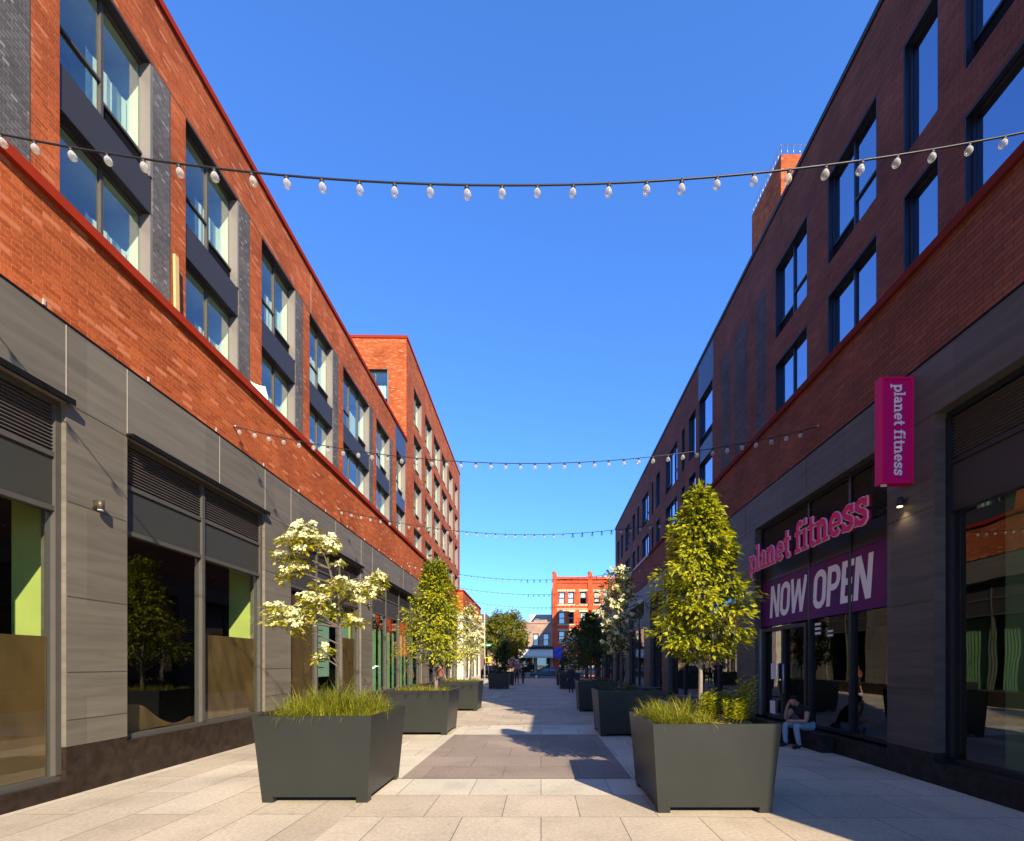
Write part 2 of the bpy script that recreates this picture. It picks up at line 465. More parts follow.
wn.links.new(sky.outputs[0], gm_.inputs['Color']); wn.links.new(gm_.outputs[0], hs.inputs['Color']); wn.links.new(hs.outputs[0], tint.inputs[6]); wn.links.new(tint.outputs[2], bg.inputs['Color']); bg.inputs['Strength'].default_value = .15
S.view_settings.view_transform = 'Standard'; S.view_settings.look = 'None'; S.view_settings.gamma = 1
S.view_settings.exposure = 1.25
S.cycles.max_bounces = 8; S.cycles.transparent_max_bounces = 16; S.cycles.glossy_bounces = 4; S.cycles.diffuse_bounces = 3

# ------------------------------------------------------------------ ground
def sheet(name, x0, x1, y0, y1, z, mat):
    b = MB(); b.face([(x0, y0, 0), (x1, y0, 0), (x1, y1, 0), (x0, y1, 0)])
    o = b.build(name, mat); o.location = (0, 0, z); tag(o, kind='structure'); return o


sheet('ground', -900, 900, -300, 1500, -.13, M['ground'])
# the plaza slab with the kerb at its far end
b = MB(); b.box(-60, 60, -40, 53.5, -.14, 0); tag(b.build('plaza', M['tile_grey']), kind='structure')
sheet('paving_front', -2.05, 1.9, -10, 5.84, .004, M['tile_light'])
sheet('paving_side_left', -7.4, -2.05, -10, 53, .004, M['tile_side'])
sheet('paving_side_right', 1.9, 8, -10, 53, .004, M['tile_grey'])
sheet('paving_band_cross', -2.05, 1.9, 5.84, 6.68, .004, M['tile_band'])
sheet('paving_band_left', -2.75, -1.95, 6.68, 10.82, .008, M['tile_band'])
sheet('paving_band_right', 1.27, 1.95, 6.68, 10.82, .008, M['tile_band'])
sheet('paving_dark', -1.95, 1.27, 6.68, 10.82, .008, M['tile_dark'])
sheet('paving_band_back', -2.05, 1.9, 10.82, 12.6, .004, M['tile_band'])
sheet('paving_centre', -2.05, 1.9, 12.6, 53, .004, M['tile_grey'])
sheet('road', -300, 300, 53.5, 62.0, -.12, M['asphalt'])
b = MB()
for k in range(60): b.box(-120 + k * 4, -118 + k * 4, 57.7, 57.82, -.001, 0)
o = b.build('road_marking', M['white_paint']); o.location = (0, 0, -.115); tag(o, kind='structure')
b = MB(); b.box(-200, 200, 62.0, 90, -.13, 0); tag(b.build('far_pavement', M['kerb']), kind='structure')


# ------------------------------------------------------------------ building pieces (frame: x = outward*side, y = along the street, z up)
def wall(b, s, o0, th, u0, u1, z0, z1, openings=(), zones=(), mat=0):
    us = sorted({u0, u1, *[x for q in list(openings) + list(zones) for x in q[:2] if u0 < x < u1]})
    zs = sorted({z0, z1, *[x for q in list(openings) + list(zones) for x in q[2:4] if z0 < x < z1]})
    for zi in range(len(zs) - 1):
        zc = (zs[zi] + zs[zi + 1]) / 2
        run = None
        for ui in range(len(us) - 1):
            uc = (us[ui] + us[ui + 1]) / 2
            mm = mat
            for q in zones:
                if q[0] < uc < q[1] and q[2] < zc < q[3]: mm = q[4]
            for q in openings:
                if q[0] < uc < q[1] and q[2] < zc < q[3]: mm = None
            if run and mm == run[2]:
                run[1] = us[ui + 1]
            else:
                if run and run[2] is not None: b.box(s * o0, s * (o0 - th), run[0], run[1], zs[zi], zs[zi + 1], run[2])
                run = [us[ui], us[ui + 1], mm]
        if run and run[2] is not None: b.box(s * o0, s * (o0 - th), run[0], run[1], zs[zi], zs[zi + 1], run[2])


_wc = {}


def window(root, s, o, u0, u1, z0, z1, style, splits=(.5,), vent=True):
    """a window set back in its opening; o = outward position of the frame's face"""
    w = round(u1 - u0, 2); h = round(z1 - z0, 2)
    key = (s, w, h, style, splits, vent)
    fm = M['frame'] if style != 'right' else M['frame_navy']
    gm = M['glass_up'] if style != 'right' else M['glass_right']
    if key not in _wc:
        fr = MB(); t = .055; d = .07
        ub = [0.0] + [w * q for q in splits] + [w]
        fr.box(0, -s * d, 0, w, 0, t); fr.box(0, -s * d, 0, w, h - t, h)
        for i, uu in enumerate(ub):
            a = uu if i == 0 else (uu - t if i == len(ub) - 1 else uu - t / 2)
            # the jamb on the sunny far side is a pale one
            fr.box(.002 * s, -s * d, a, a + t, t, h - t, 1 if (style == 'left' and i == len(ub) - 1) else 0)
        # metal lining of the reveal: dark head, jamb on the far side
        rd = .168 if style == 'left' else .108
        if style in ('left', 'right'):
            fr.box(0, s * rd, .003, w - .003, h - .028, h - .003, 2)
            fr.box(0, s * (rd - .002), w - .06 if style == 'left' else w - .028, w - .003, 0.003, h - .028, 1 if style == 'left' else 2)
            if style == 'right': fr.box(0, s * (rd - .002), .003, .028, .003, h - .028, 2)
        panes = []; vents = []; bars = []
        for i in range(len(ub) - 1):
            a = ub[i] + t / 2; c = ub[i + 1] - t / 2
            lo = t
            if vent and i == len(ub) - 2:
                vh = h * .17; lo = t + vh
                g = MB(); g.box(-s * .035, -s * .06, a, c, t, t + vh)
                vents.append(g.mesh('vent_grille', [M['black']]))
                fr.box(.001 * s, -s * d, a, c, lo - .02, lo + .03)
            elif i == 0 and vent:
                fr.box(.001 * s, -s * d, a, c, h * .34 - .02, h * .34 + .03)
            g = MB(); xg = -s * .045
            g.face([(xg, a, lo), (xg, c, lo), (xg, c, h - t), (xg, a, h - t)])
            panes.append(g.mesh('pane', [gm]))
        rm = MB(); D = 1.5; x0 = -s * .12; x1 = -s * D
        rm.face([(x1, 0, 0), (x1, w, 0), (x1, w, h), (x1, 0, h)], 0)
        rm.face([(x0, w - .01, 0), (x1, w - .01, 0), (x1, w - .01, h), (x0, w - .01, h)], 1)
        rm.face([(x0, .01, 0), (x1, .01, 0), (x1, .01, h), (x0, .01, h)], 0)
        rm.face([(x0, 0, h - .01), (x1, 0, h - .01), (x1, w, h - .01), (x0, w, h - .01)], 1 if style != 'right' else 2)
        rm.face([(x0, 0, .01), (x1, 0, .01), (x1, w, .01), (x0, w, .01)], 2)
        # a blind hanging part way across behind the glass
        nb = max(3, int(w * .38 / .09))
        c0 = w * .52
        for i in range(nb):
            y = c0 + i * (w * .46) / nb; xx = -s * (.34 + .03 * (i % 2)); x2 = -s * (.34 + .03 * ((i + 1) % 2)); y2 = y + (w * .46) / nb
            rm.face([(xx, y, h * .02), (x2, y2, h * .02), (x2, y2, h * .66), (xx, y, h * .66)], 1)
        rmesh = rm.mesh('room_lining', [M['room_blue'], M['room_mint'] if style != 'right' else M['room_blue'], M['room_dark']])
        _wc[key] = (fr.mesh('window', [fm, M['frame_pale'], M['frame_dark'] if style == 'left' else M['frame_navy']]), panes, vents, rmesh)
    fmesh, panes, vents, rmesh = _wc[key]
    wo = bpy.data.objects.new('window', fmesh); wo.location = (s * o, u0, z0); link(wo, root)
    for nm, lst in (('pane', panes), ('vent_grille', vents), ('room_lining', [rmesh])):
        for me in lst: link(bpy.data.objects.new(nm, me), wo)
    return wo


def storefront(root, s, o, u0, u1, z0, z1, splits, frame_m, panel_m, louvre_h=.66, panel_h=.64, gm=None, glass_z=None):
    """louvres over panels over glass, in one frame"""
    t = .07; d = .12
    ub = [u0] + list(splits) + [u1]
    zl = z1 - louvre_h; zp = zl - panel_h
    fr = MB()
    fr.box(s * o, s * (o - d), u0, u1, z0, z0 + t); fr.box(s * o, s * (o - d), u0, u1, z1 - t, z1)
    for i, uu in enumerate(ub):
        a = uu if i == 0 else (uu - t if i == len(ub) - 1 else uu - t / 2)
        fr.box(s * (o + .012), s * (o - d), a, a + t, z0 + t, z1 - t)
    for i in range(len(ub) - 1):
        a = ub[i] + (t if i == 0 else t / 2); c = ub[i + 1] - (t if i == len(ub) - 2 else t / 2)
        for zz in (zl, zp):
            fr.box(s * o, s * (o - d), a, c, zz - .03, zz + .03)
    f = fr.build('storefront', frame_m, root)
    for i in range(len(ub) - 1):
        a = ub[i] + (t if i == 0 else t / 2); c = ub[i + 1] - (t if i == len(ub) - 2 else t / 2)
        lv = MB(); n = max(5, int((louvre_h - .1) / .042)); st = (louvre_h - t - .03) / n
        lv.face([(s * (o - .11), a, zl), (s * (o - .11), c, zl), (s * (o - .11), c, z1), (s * (o - .11), a, z1)], 1)
        for k in range(n):
            zz = zl + .03 + k * st
            lv.face([(s * (o - .015), a, zz), (s * (o - .015), c, zz), (s * (o - .06), c, zz + st * .85), (s * (o - .06), a, zz + st * .85)], 0)
            lv.face([(s * (o - .015), a, zz), (s * (o - .015), c, zz), (s * (o - .10), c, zz - .004), (s * (o - .10), a, zz - .004)], 0)
        lv.build('louvre', [M['louvre'], M['black']], f)
        pn = MB(); pn.box(s * (o - .025), s * (o - .06), a, c, zp + .03, zl - .03); pn.build('spandrel_panel', panel_m, f)
        g = MB(); xg = s * (o - .05); g.face([(xg, a, z0 + t), (xg, c, z0 + t), (xg, c, zp - .03), (xg, a, zp - .03)])
        g.build('glass_pane', gm or M['glass_shop'], f)
    return f


# ================================================================== LEFT BUILDING
AL, BL = 5.62, .0167
L = thing('brick_building', 'sunlit orange brick building with grey stone shopfronts along the left side of the walkway', 'building', (-AL, 0, 0), BL)
s = 1
YE = 35.6                      # base steps out after this
bays = [(1.2, 5.78), (6.65, 10.07), (11.15, 15.7), (16.8, 24.3), (26.0, 29.8), (31.0, 34.6)]
ops = [(a, c, .54 if i else .20, 4.75) for i, (a, c) in enumerate(bays)]
b = MB()
zones = [(-14, YE, 5.71, 7.0, 1), (-14, YE, 0, .60, 2)]
wall(b, s, 0, .3, -14, YE, 0, 7.0, ops, zones)
b.build('base_wall', [M['stone'], M['brick_orange'], M['plinth']], L)
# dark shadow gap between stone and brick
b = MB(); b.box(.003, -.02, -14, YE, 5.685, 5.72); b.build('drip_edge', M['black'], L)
b = MB(); b.box(.07, -.36, -14, YE, 7.0, 7.13); b.build('coping', M['coping_red'], L)
b = MB(); b.box(-.30, -2.4, -14, YE, 6.7, 6.95); b.build('terrace_roof', M['roofing'], L)
# panel joints
b = MB()
piers = [(-14, 1.2), (5.78, 6.65), (10.07, 11.15), (15.7, 16.8), (24.3, 26.0), (29.8, 31.0), (34.6, YE)]
for a, c in piers:
    for z in (4.75, 3.57, 2.42, 1.5, .92):
        b = MB(); b.box(.003, -.01, a + .01, c - .01, z - .006, z + .006); b.build('panel_joint', M['joint_dark'], L)
us = [-3, -1.5, .3, 2.2, 4.2]
for a, c in bays:
    us += [a, c] + ([(a + c) / 2 + .25] if c - a > 3 else [])
for u in sorted(us):
    b = MB(); b.box(.004, -.01, u - .006, u + .006, 4.757, 5.68); b.build('panel_joint', M['joint_pale'], L)  # sun glint on the upright joints, painted as pale strips
# little brackets on the drip edge
for k in range(16):
    b = MB(); b.box(.012, -.01, 1 + k * 1.5, 1.025 + k * 1.5, 5.725, 5.79); b.build('bracket', M['coping_pale'], L)
shop_splits = {0: [2.7, 4.25], 1: [8.28], 2: [12.65, 14.15], 3: [18.6, 20.4, 22.3], 4: [27.9], 5: [32.8]}
for i, (a, c) in enumerate(bays):
    storefront(L, s, -.07, a, c, .54 if i else .20, 4.75, shop_splits[i], M['frame'], M['panel_green'])
    b = MB(); b.box(.10, -.07, a - .02, c + .02, 4.753, 4.785); b.box(.10, .085, a - .02, c + .02, 4.715, 4.753); b.build('canopy', M['black'], L)
# interior of the shops
b = MB()
b.face([(-5.2, -14, .1), (-5.2, YE, .1), (-5.2, YE, 5), (-5.2, -14, 5)])
b.face([(-.26, -14, .5), (-5.2, -14, .5), (-5.2, YE, .5), (-.26, YE, .5)])
b.face([(-.30, -14, 4.0), (-5.2, -14, 4.0), (-5.2, YE, 4.0), (-.30, YE, 4.0)])
for yy in (-13.9, YE - .05): b.face([(-.3, yy, .1), (-5.2, yy, .1), (-5.2, yy, 5), (-.3, yy, 5)])
b.build('shop_interior', M['shop_dark'], L)
for u in (5.98, 10.25, 15.85):
    b = MB(); b.box(-.42, -.86, u, u + .6, .5, 3.98); b.build('drywall_column', M['drywall'], L)


def crumpled_sheet(u0, u1, z0, z1, o, amp=.022, top=None, nu=40, nz=24):
    b = MB()
    P = []
    for j in range(nz + 1):
        row = []
        for i in range(nu + 1):
            u = u0 + (u1 - u0) * i / nu
            zt = z1 if top is None else top(i / nu)
            z = z0 + (zt - z0) * j / nz
            x = o - abs(amp * (math.sin(u * 5 + z * 3) * math.sin(z * 4 - u) + .5 * math.sin(u * 13 + z * 7)))
            row.append((x, u, z))
        P.append(row)
    b.v = [p for row in P for p in row]
    for j in range(nz):
        for i in range(nu):
            q = j * (nu + 1) + i
            b.f.append((q, q + 1, q + nu + 2, q + nu + 1)); b.m.append(0); b.smooth.append(True); b.uv.append([(0, 0)] * 4)
    return b


crumpled_sheet(1.3, 5.70, .27, 1.93, -.15).build('paper_cover', M['kraft'], L)
crumpled_sheet(6.75, 8.2, .62, 1.0, -.20, top=lambda q: .98 - .33 * q + .1 * math.sin(q * 7)).build('paper_cover', M['kraft'], L)
crumpled_sheet(8.33, 9.99, .62, 2.12, -.15).build('paper_cover', M['kraft'], L)
crumpled_sheet(11.23, 12.60, .62, 3.3, -.15).build('paper_cover', M['kraft'], L)
crumpled_sheet(14.2, 15.62, .62, 2.4, -.15).build('paper_cover', M['kraft'], L)
b = MB(); b.box(-.22, -.226, 12.78, 13.75, 1.25, 3.05); po = b.build('window_notice', M['poster'], L)
b = MB()
for k in range(9): b.box(-.216, -.219, 12.9, 13.2 + .35 * ((k * 37) % 10) / 10, 2.85 - k * .17, 2.88 - k * .17)
b.build('printed_line', M['ink'], po)
b = MB(); b.box(-.22, -.226, 14.4, 15.2, 2.35, 3.0); b.build('window_notice', M['poster'], L)
for a, c in ((16.9, 18.45), (18.75, 20.25), (20.55, 22.15), (22.45, 24.1)):
    b = MB()
    n = 22
    for i in range(n):
        y0 = a + (c - a) * i / n; y1 = a + (c - a) * (i + 1) / n
        xa = -.42 - .05 * (i % 2); xb = -.42 - .05 * ((i + 1) % 2)
        b.face([(xa, y0, .55), (xb, y1, .55), (xb, y1, 3.4), (xa, y0, 3.4)])
    b.build('green_curtain', M['film_green'], L)

# upper storeys, set back behind the ledge
oU = -2.23
cols = [(5.05, 7.05, 2), (8.0, 9.95, 2), (10.89, 12.86, 2), (13.93, 15.93, 2), (16.9, 18.9, 2), (19.9, 23.1, 3), (24.1, 26.35, 2)]
cols = [(-10.1, -8.1, 2), (-7.1, -5.1, 2), (-4.1, -2.1, 2), (-1.1, .9, 2), (1.95, 4.0, 2)] + cols
ops = []; zones = []
for a, c, n in cols:
    ops.append((a, c, 7.6, 13.96))
    zones.append((c, c + .47, 7.0, 13.96, 1))
ops.append((27.6, 29.6, 7.6, 13.96)); zones.append((27.5, 29.7, 13.96, 15.42, 2))
b = MB()
wall(b, s, oU, .3, -14, 29.88, 6.9, 15.42, ops, zones)
b.build('upper_wall', [M['brick_orange'], M['brick_dark'], M['panel_blue']], L)
b = MB(); b.box(oU + .06, oU - .4, -14, 29.88, 15.42, 15.58); b.build('parapet_coping', M['coping_red'], L)
b = MB(); b.box(oU + .003, oU - .02, -14, 29.8, 13.975, 14.0)
for a, c, n in cols:
    b.box(oU + .003, oU - .02, c + .47, c + .485, 7.0, 13.96)
b.build('brick_joint', M['joint_dark'], L)
b = MB()
for u in (-6.2, -.2, 8.9, 17.0): b.box(oU + .003, oU - .02, u, u + .02, 14.01, 15.41)
b.build('expansion_joint', M['joint_pale'], L)
b = MB(); b.box(oU - .3, oU - 11, -14, 29.85, 15.1, 15.2); b.box(oU - 10.8, oU - 11, -14, 29.85, 0, 15.1); b.box(-.3, oU - 10.8, -14, -13.8, 0, 15.1)
b.build('roof_slab', M['roofing'], L)
for k, (a, c, n) in enumerate(cols + [(27.6, 29.6, 2)]):
    sp = (.5,) if n == 2 else (.34, .67)
    window(L, s, oU - .17, a, c, 11.62, 13.96, 'left', sp)
    window(L, s, oU - .17, a, c, 8.52, 10.86, 'left', sp)
    b = MB(); b.box(oU - .03, oU - .2, a + .002, c - .002, 10.86, 11.62); b.build('spandrel_panel', M['panel'] if k < len(cols) else M['panel_blue'], L)
    b = MB(); b.box(oU - .03, oU - .2, a + .002, c - .002, 7.6, 8.52); b.build('spandrel_panel', M['panel'], L)

# ================================================================== LEFT TOWER
T = thing('brick_tower', 'taller sunlit orange brick apartment block rising behind the lower left building', 'building', (-AL, 0, 0), BL)
t0, t1 = 29.9, 51.5
tc = [(31.7, 33.9), (35.0, 37.4), (38.1, 40.7), (41.4, 44.0), (44.8, 47.1), (48.3, 50.2)]
heads = [19.85, 16.8, 13.75, 10.65]
ops = [(a, c, h - 2.35, h) for a, c in tc for h in heads]
b = MB(); wall(b, s, oU, .3, t0, t1, 6.9, 21.85, ops)
wall_ops = (-4.3, -2.55)
# south face (faces the camera) with one column of windows
so = [(-10.72 + AL, -8.97 + AL, h - 2.2, h) for h in (19.9, 16.85)]
xs = [oU - .3, so[0][1], so[0][0], oU - 14]
b.box(xs[0], xs[1], t0, t0 + .3, 12, 21.85); b.box(xs[2], xs[3], t0, t0 + .3, 12, 21.85)
b.box(xs[1], xs[2], t0, t0 + .3, 19.9, 21.85); b.box(xs[1], xs[2], t0, t0 + .3, 16.85, 17.7); b.box(xs[1], xs[2], t0, t0 + .3, 12, 14.65)
b.box(oU - .3, oU - 14, t1 - .3, t1, 0, 21.85); b.box(oU - 13.7, oU - 14, t0 + .3, t1 - .3, 0, 21.85)
b.build('tower_wall', M['brick_orange'], T)
b = MB(); b.box(oU + .05, oU - 14.05, t0 - .05, t1 + .05, 21.85, 22.02); b.build('coping', M['coping_red'], T)
b = MB(); b.box(oU + .004, oU - .02, t0 - .004, t0 + .05, 15.6, 21.85); b.build('corner_trim', M['coping_red'], T)
b = MB(); b.box(oU + .003, oU - .02, t0, t1, 19.87, 19.9); b.build('brick_joint', M['joint_dark'], T)
for a, c in tc:
    for h in heads:
        window(T, s, oU - .17, a, c, h - 2.35, h, 'left', (.5,))
for i, h in enumerate((19.9, 16.85)):
    w = window(T, 1, 0, 0, so[0][1] - so[0][0], 0, 2.2, 'left', (.5,))
    w.location = (so[0][1], t0 + .1, h - 2.2); w.rotation_euler = (0, 0, R(-90))
    w.location = (so[0][0], t0 + .1, h - 2.2)

# ================================================================== CORNER BLOCK at the far end of the left side
K = thing('corner_building', 'low brick corner block with pale stone piers stepping out at the far left end', 'building', (-AL, 0, 0), BL)
b = MB(); kb = [(37.0, 39.4), (40.3, 43.2), (44.1, 46.4)]
wall(b, s, .45, .3, YE, 47.5, 0, 7.0, [(a, c, .5, 4.4) for a, c in kb], [(YE, 47.5, 5.5, 7, 1)])
b.box(.15, -2.3, YE, YE + .3, 0, 5.5, 0); b.box(.15, -2.3, YE, YE + .3, 5.5, 7.0, 1); b.box(.15, -6, 47.2, 47.5, 0, 7.0, 0)
b.box(.15, -2.6, YE + .3, 47.2, 6.8, 6.9, 2)
b.build('facade', [M['beige'], M['brick_orange'], M['roofing']], K)
b = MB(); b.box(.5, .1, YE - .05, 47.55, 7.0, 7.12); b.build('coping', M['coping_red'], K)
for a, c in kb:
    storefront(K, s, .3, a, c, .5, 4.4, [(a + c) / 2], M['frame_dark'], M['panel'])
b = MB(); b.face([(-.6, YE + .4, .3), (-.6, 47, .3), (-.6, 47, 4.6), (-.6, YE + .4, 4.6)]); b.build('shop_interior', M['shop_dark'], K)

# ================================================================== RIGHT BUILDING
AR, BR = 5.13, -.0125
Q = thing('brick_building', 'shaded maroon brick building with dark stone shopfronts along the right side of the walkway', 'building', (AR, 0, 0), BR)
s = -1
Y0, Y1 = -.62, 52.0
oR = -2.27
rb = [(.2, 6.36), (7.24, 11.84), (12.96, 20.3), (21.4, 23.9), (25.4, 30.0), (31.4, 36.0), (37.4, 43), (44.4, 50)]
ops = [(a, c, .30, 4.92) for a, c in rb]
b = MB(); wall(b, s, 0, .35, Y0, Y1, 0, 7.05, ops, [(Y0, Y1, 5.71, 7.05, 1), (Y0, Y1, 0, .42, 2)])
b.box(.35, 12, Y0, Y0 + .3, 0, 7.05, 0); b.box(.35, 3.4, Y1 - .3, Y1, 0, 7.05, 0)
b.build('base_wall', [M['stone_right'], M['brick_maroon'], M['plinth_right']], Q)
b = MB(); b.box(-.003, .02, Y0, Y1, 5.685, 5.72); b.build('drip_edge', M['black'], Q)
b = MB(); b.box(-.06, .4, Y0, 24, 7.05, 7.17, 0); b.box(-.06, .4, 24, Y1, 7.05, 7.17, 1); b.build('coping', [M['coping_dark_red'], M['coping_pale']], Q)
b = MB(); b.box(.35, 2.4, Y0 + .3, Y1 - .3, 6.8, 6.95); b.build('terrace_roof', M['roofing'], Q)
pr = [(Y0, .2)] + [(rb[i][1], rb[i + 1][0]) for i in range(len(rb) - 1)]
for a, c in pr:
    for z in (4.92, 3.7, 2.45, 1.25):
        b = MB(); b.box(-.003, .01, a + .01, c - .01, z - .006, z + .006); b.build('panel_joint', M['joint_dark'], Q)
for u in (2.5, 6.8, 9.5, 12.4, 16, 20.8, 26):
    b = MB(); b.box(-.003, .01, u - .006, u + .006, 4.93, 5.68); b.build('panel_joint', M['joint_dark'], Q)
b = MB()
for u in (10.6, 22.0): b.box(-.004, .01, u - .008, u + .008, 5.73, 7.04)
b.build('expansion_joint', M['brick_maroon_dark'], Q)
rs = {0: [2.3, 4.3], 1: [8.37, 9.69], 2: [14.8, 16.6, 18.5], 3: [22.6], 4: [27.7], 5: [33.7], 6: [39.3, 41.2], 7: [46.3, 48.2]}
for i, (a, c) in enumerate(rb):
    if i != 1:
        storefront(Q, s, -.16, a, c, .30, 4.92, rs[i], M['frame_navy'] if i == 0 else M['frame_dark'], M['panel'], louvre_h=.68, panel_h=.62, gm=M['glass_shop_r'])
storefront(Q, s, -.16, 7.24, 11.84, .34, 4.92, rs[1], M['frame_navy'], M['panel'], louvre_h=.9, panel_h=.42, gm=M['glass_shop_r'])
# entrance door in the gym front: frame, leaf and pull handle
d = MB()
for (a, c, z0, z1) in ((9.75, 9.83, .36, 2.45), (11.66, 11.74, .36, 2.45), (9.83, 11.66, 2.37, 2.45), (10.7, 10.78, .36, 2.37)):
    d.box(.125, .20, a, c, z0, z1)
door = d.build('door', M['frame_dark'], Q)
b = MB(); b.tube([(.10, 10.62, .95), (.10, 10.62, 1.6)], .018, 8); b.tube([(.10, 10.86, .95), (.10, 10.86, 1.6)], .018, 8); b.build('handle', M['steel'], door)
b = MB(); b.box(.118, .122, 11.0, 11.25, 1.25, 1.62); b.build('notice', M['paper'], door)
b = MB(); b.box(.118, .122, 11.05, 11.3, .45, .75); b.build('notice', M['paper'], door)
b = MB(); b.box(.08, .128, 11.755, 11.83, .36, 2.45); b.build('edge_strip', M['steel'], door)
# interior
b = MB()
b.face([(3.3, Y0, .1), (3.3, Y1, .1), (3.3, Y1, 5), (3.3, Y0, 5)]); b.face([(.3, Y0, .28), (3.3, Y0, .28), (3.3, Y1, .28), (.3, Y1, .28)]); b.face([(.35, Y0, 4.2), (3.3, Y0, 4.2), (3.3, Y1, 4.2), (.35, Y1, 4.2)])
for yy in (Y0 + .35, 6.9, 12.4, 20.9, 24.6, Y1 - .35): b.face([(.36, yy, .1), (3.3, yy, .1), (3.3, yy, 5), (.36, yy, 5)])
b.build('shop_interior', M['shop_dark'], Q)
b = MB(); b.box(1.6, 1.64, 2.8, 5.3, 2.93, 2.96); b.build('strip_light', M['tube_on'], Q)
b = MB(); b.box(.5, .72, 5.25, 5.9, .3, 4.1); b.build('interior_column', M['curtain_green'], Q)  # added block that stands in for a green reflection in the shop glass
# upper storeys
rc = [(3.3, 5.6, 2), (6.6, 8.54, 1), (9.1, 10.0, 1), (10.8, 12.69, 2), (13.68, 15.6, 2), (21.5, 23.4, 1), (23.9, 25.1, 1), (25.8, 26.4, 1), (27.3, 30.0, 3), (31.5, 32.6, 1), (33.4, 34.0, 1), (35.0, 37.4, 2), (38.6, 39.4, 1), (40.4, 41.6, 1), (43, 45.4, 2), (46.8, 48.0, 1), (49.2, 50.6, 1)]
ops = []; zones = [(19.4, 20.45, 7.1, 14.4, 1), (17.8, 19.0, 7.1, 14.4, 1), (16.25, 17.05, 7.1, 14.4, 1), (21.4, 23.5, 14.4, 16.16, 2)]
for a, c, n in rc:
    for z0, z1 in ((12.1, 14.4), (8.95, 11.28)): ops.append((a, c, z0, z1))
ops.append((21.5, 23.4, 11.28, 12.1))
b = MB(); wall(b, s, oR, .3, Y0, Y1, 6.95, 16.16, ops, zones)
b.box(-oR + .3, 13, Y0, Y0 + .3, 7.05, 16.16); b.box(-oR + .3, 3.6, Y1 - .3, Y1, 7.05, 16.16); b.box(3.6, 13, 35.7, 36, 0, 16.16)  # far section made shallow out of view so sun reaches the red building
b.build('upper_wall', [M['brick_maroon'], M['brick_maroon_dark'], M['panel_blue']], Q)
b = MB(); b.box(-oR - .05, -oR + .4, Y0, Y1, 16.16, 16.3); b.build('parapet_coping', M['frame_dark'], Q)
b = MB()
for z in (14.42, 11.30): b.box(-oR - .003, -oR + .02, Y0, 21.3, z, z + .02)
b.build('brick_joint', M['joint_dark'], Q)
b = MB(); b.box(-oR + .3, 13, Y0 + .3, 35.7, 15.6, 15.8); b.box(12.8, 13, Y0 + .3, 35.7, 0, 15.6); b.box(-oR + .3, 3.6, 36, Y1 - .3, 15.6, 15.8); b.box(3.4, 3.6, 36, Y1 - .3, 0, 15.6); b.build('roof_slab', M['roofing'], Q)
for a, c, n in rc:
    sp = () if n == 1 else ((.5,) if n == 2 else (.34, .67))
    window(Q, s, oR - .11, a, c, 12.1, 14.4, 'right', sp, vent=(n > 1 or c - a > 1.5))
    window(Q, s, oR - .11, a, c, 8.95, 11.28, 'right', sp, vent=False)
b = MB(); b.box(-oR + .03, -oR + .2, 21.502, 23.398, 11.28, 12.1); b.build('spandrel_panel', M['panel_blue'], Q)
# stair penthouse on the roof
P = thing('roof_penthouse', 'orange brick penthouse with a white railing on the right building roof', 'penthouse', (9.6, 19.2, 15.8))
b = MB(); b.box(0, 6, 0, 2.65, 0, 6.2); b.build('penthouse_wall', M['brick_orange'], P)
b = MB()
for k in range(12):
    b.tube([(.05, .1 + k * .225, 6.2), (.05, .1 + k * .225, 6.65)], .009, 5)
for k in range(20):
    b.tube([(.05 + k * .25, .08, 6.2), (.05 + k * .25, .08, 6.65)], .009, 5)
b.tube([(.05, .08, 6.65), (.05, 2.6, 6.65)], .014, 5); b.tube([(.05, .08, 6.65), (4.8, .08, 6.65)], .014, 5)
b.build('railing', M['steel'], P)

# ------------------------------------------------------------------ lettering by strokes
def arc(cx, cy, rx, ry, a0, a1, n=10):
    return [(cx + rx * math.cos(R(a0 + (a1 - a0) * i / n)), cy + ry * math.sin(R(a0 + (a1 - a0) * i / n))) for i in range(n + 1)]


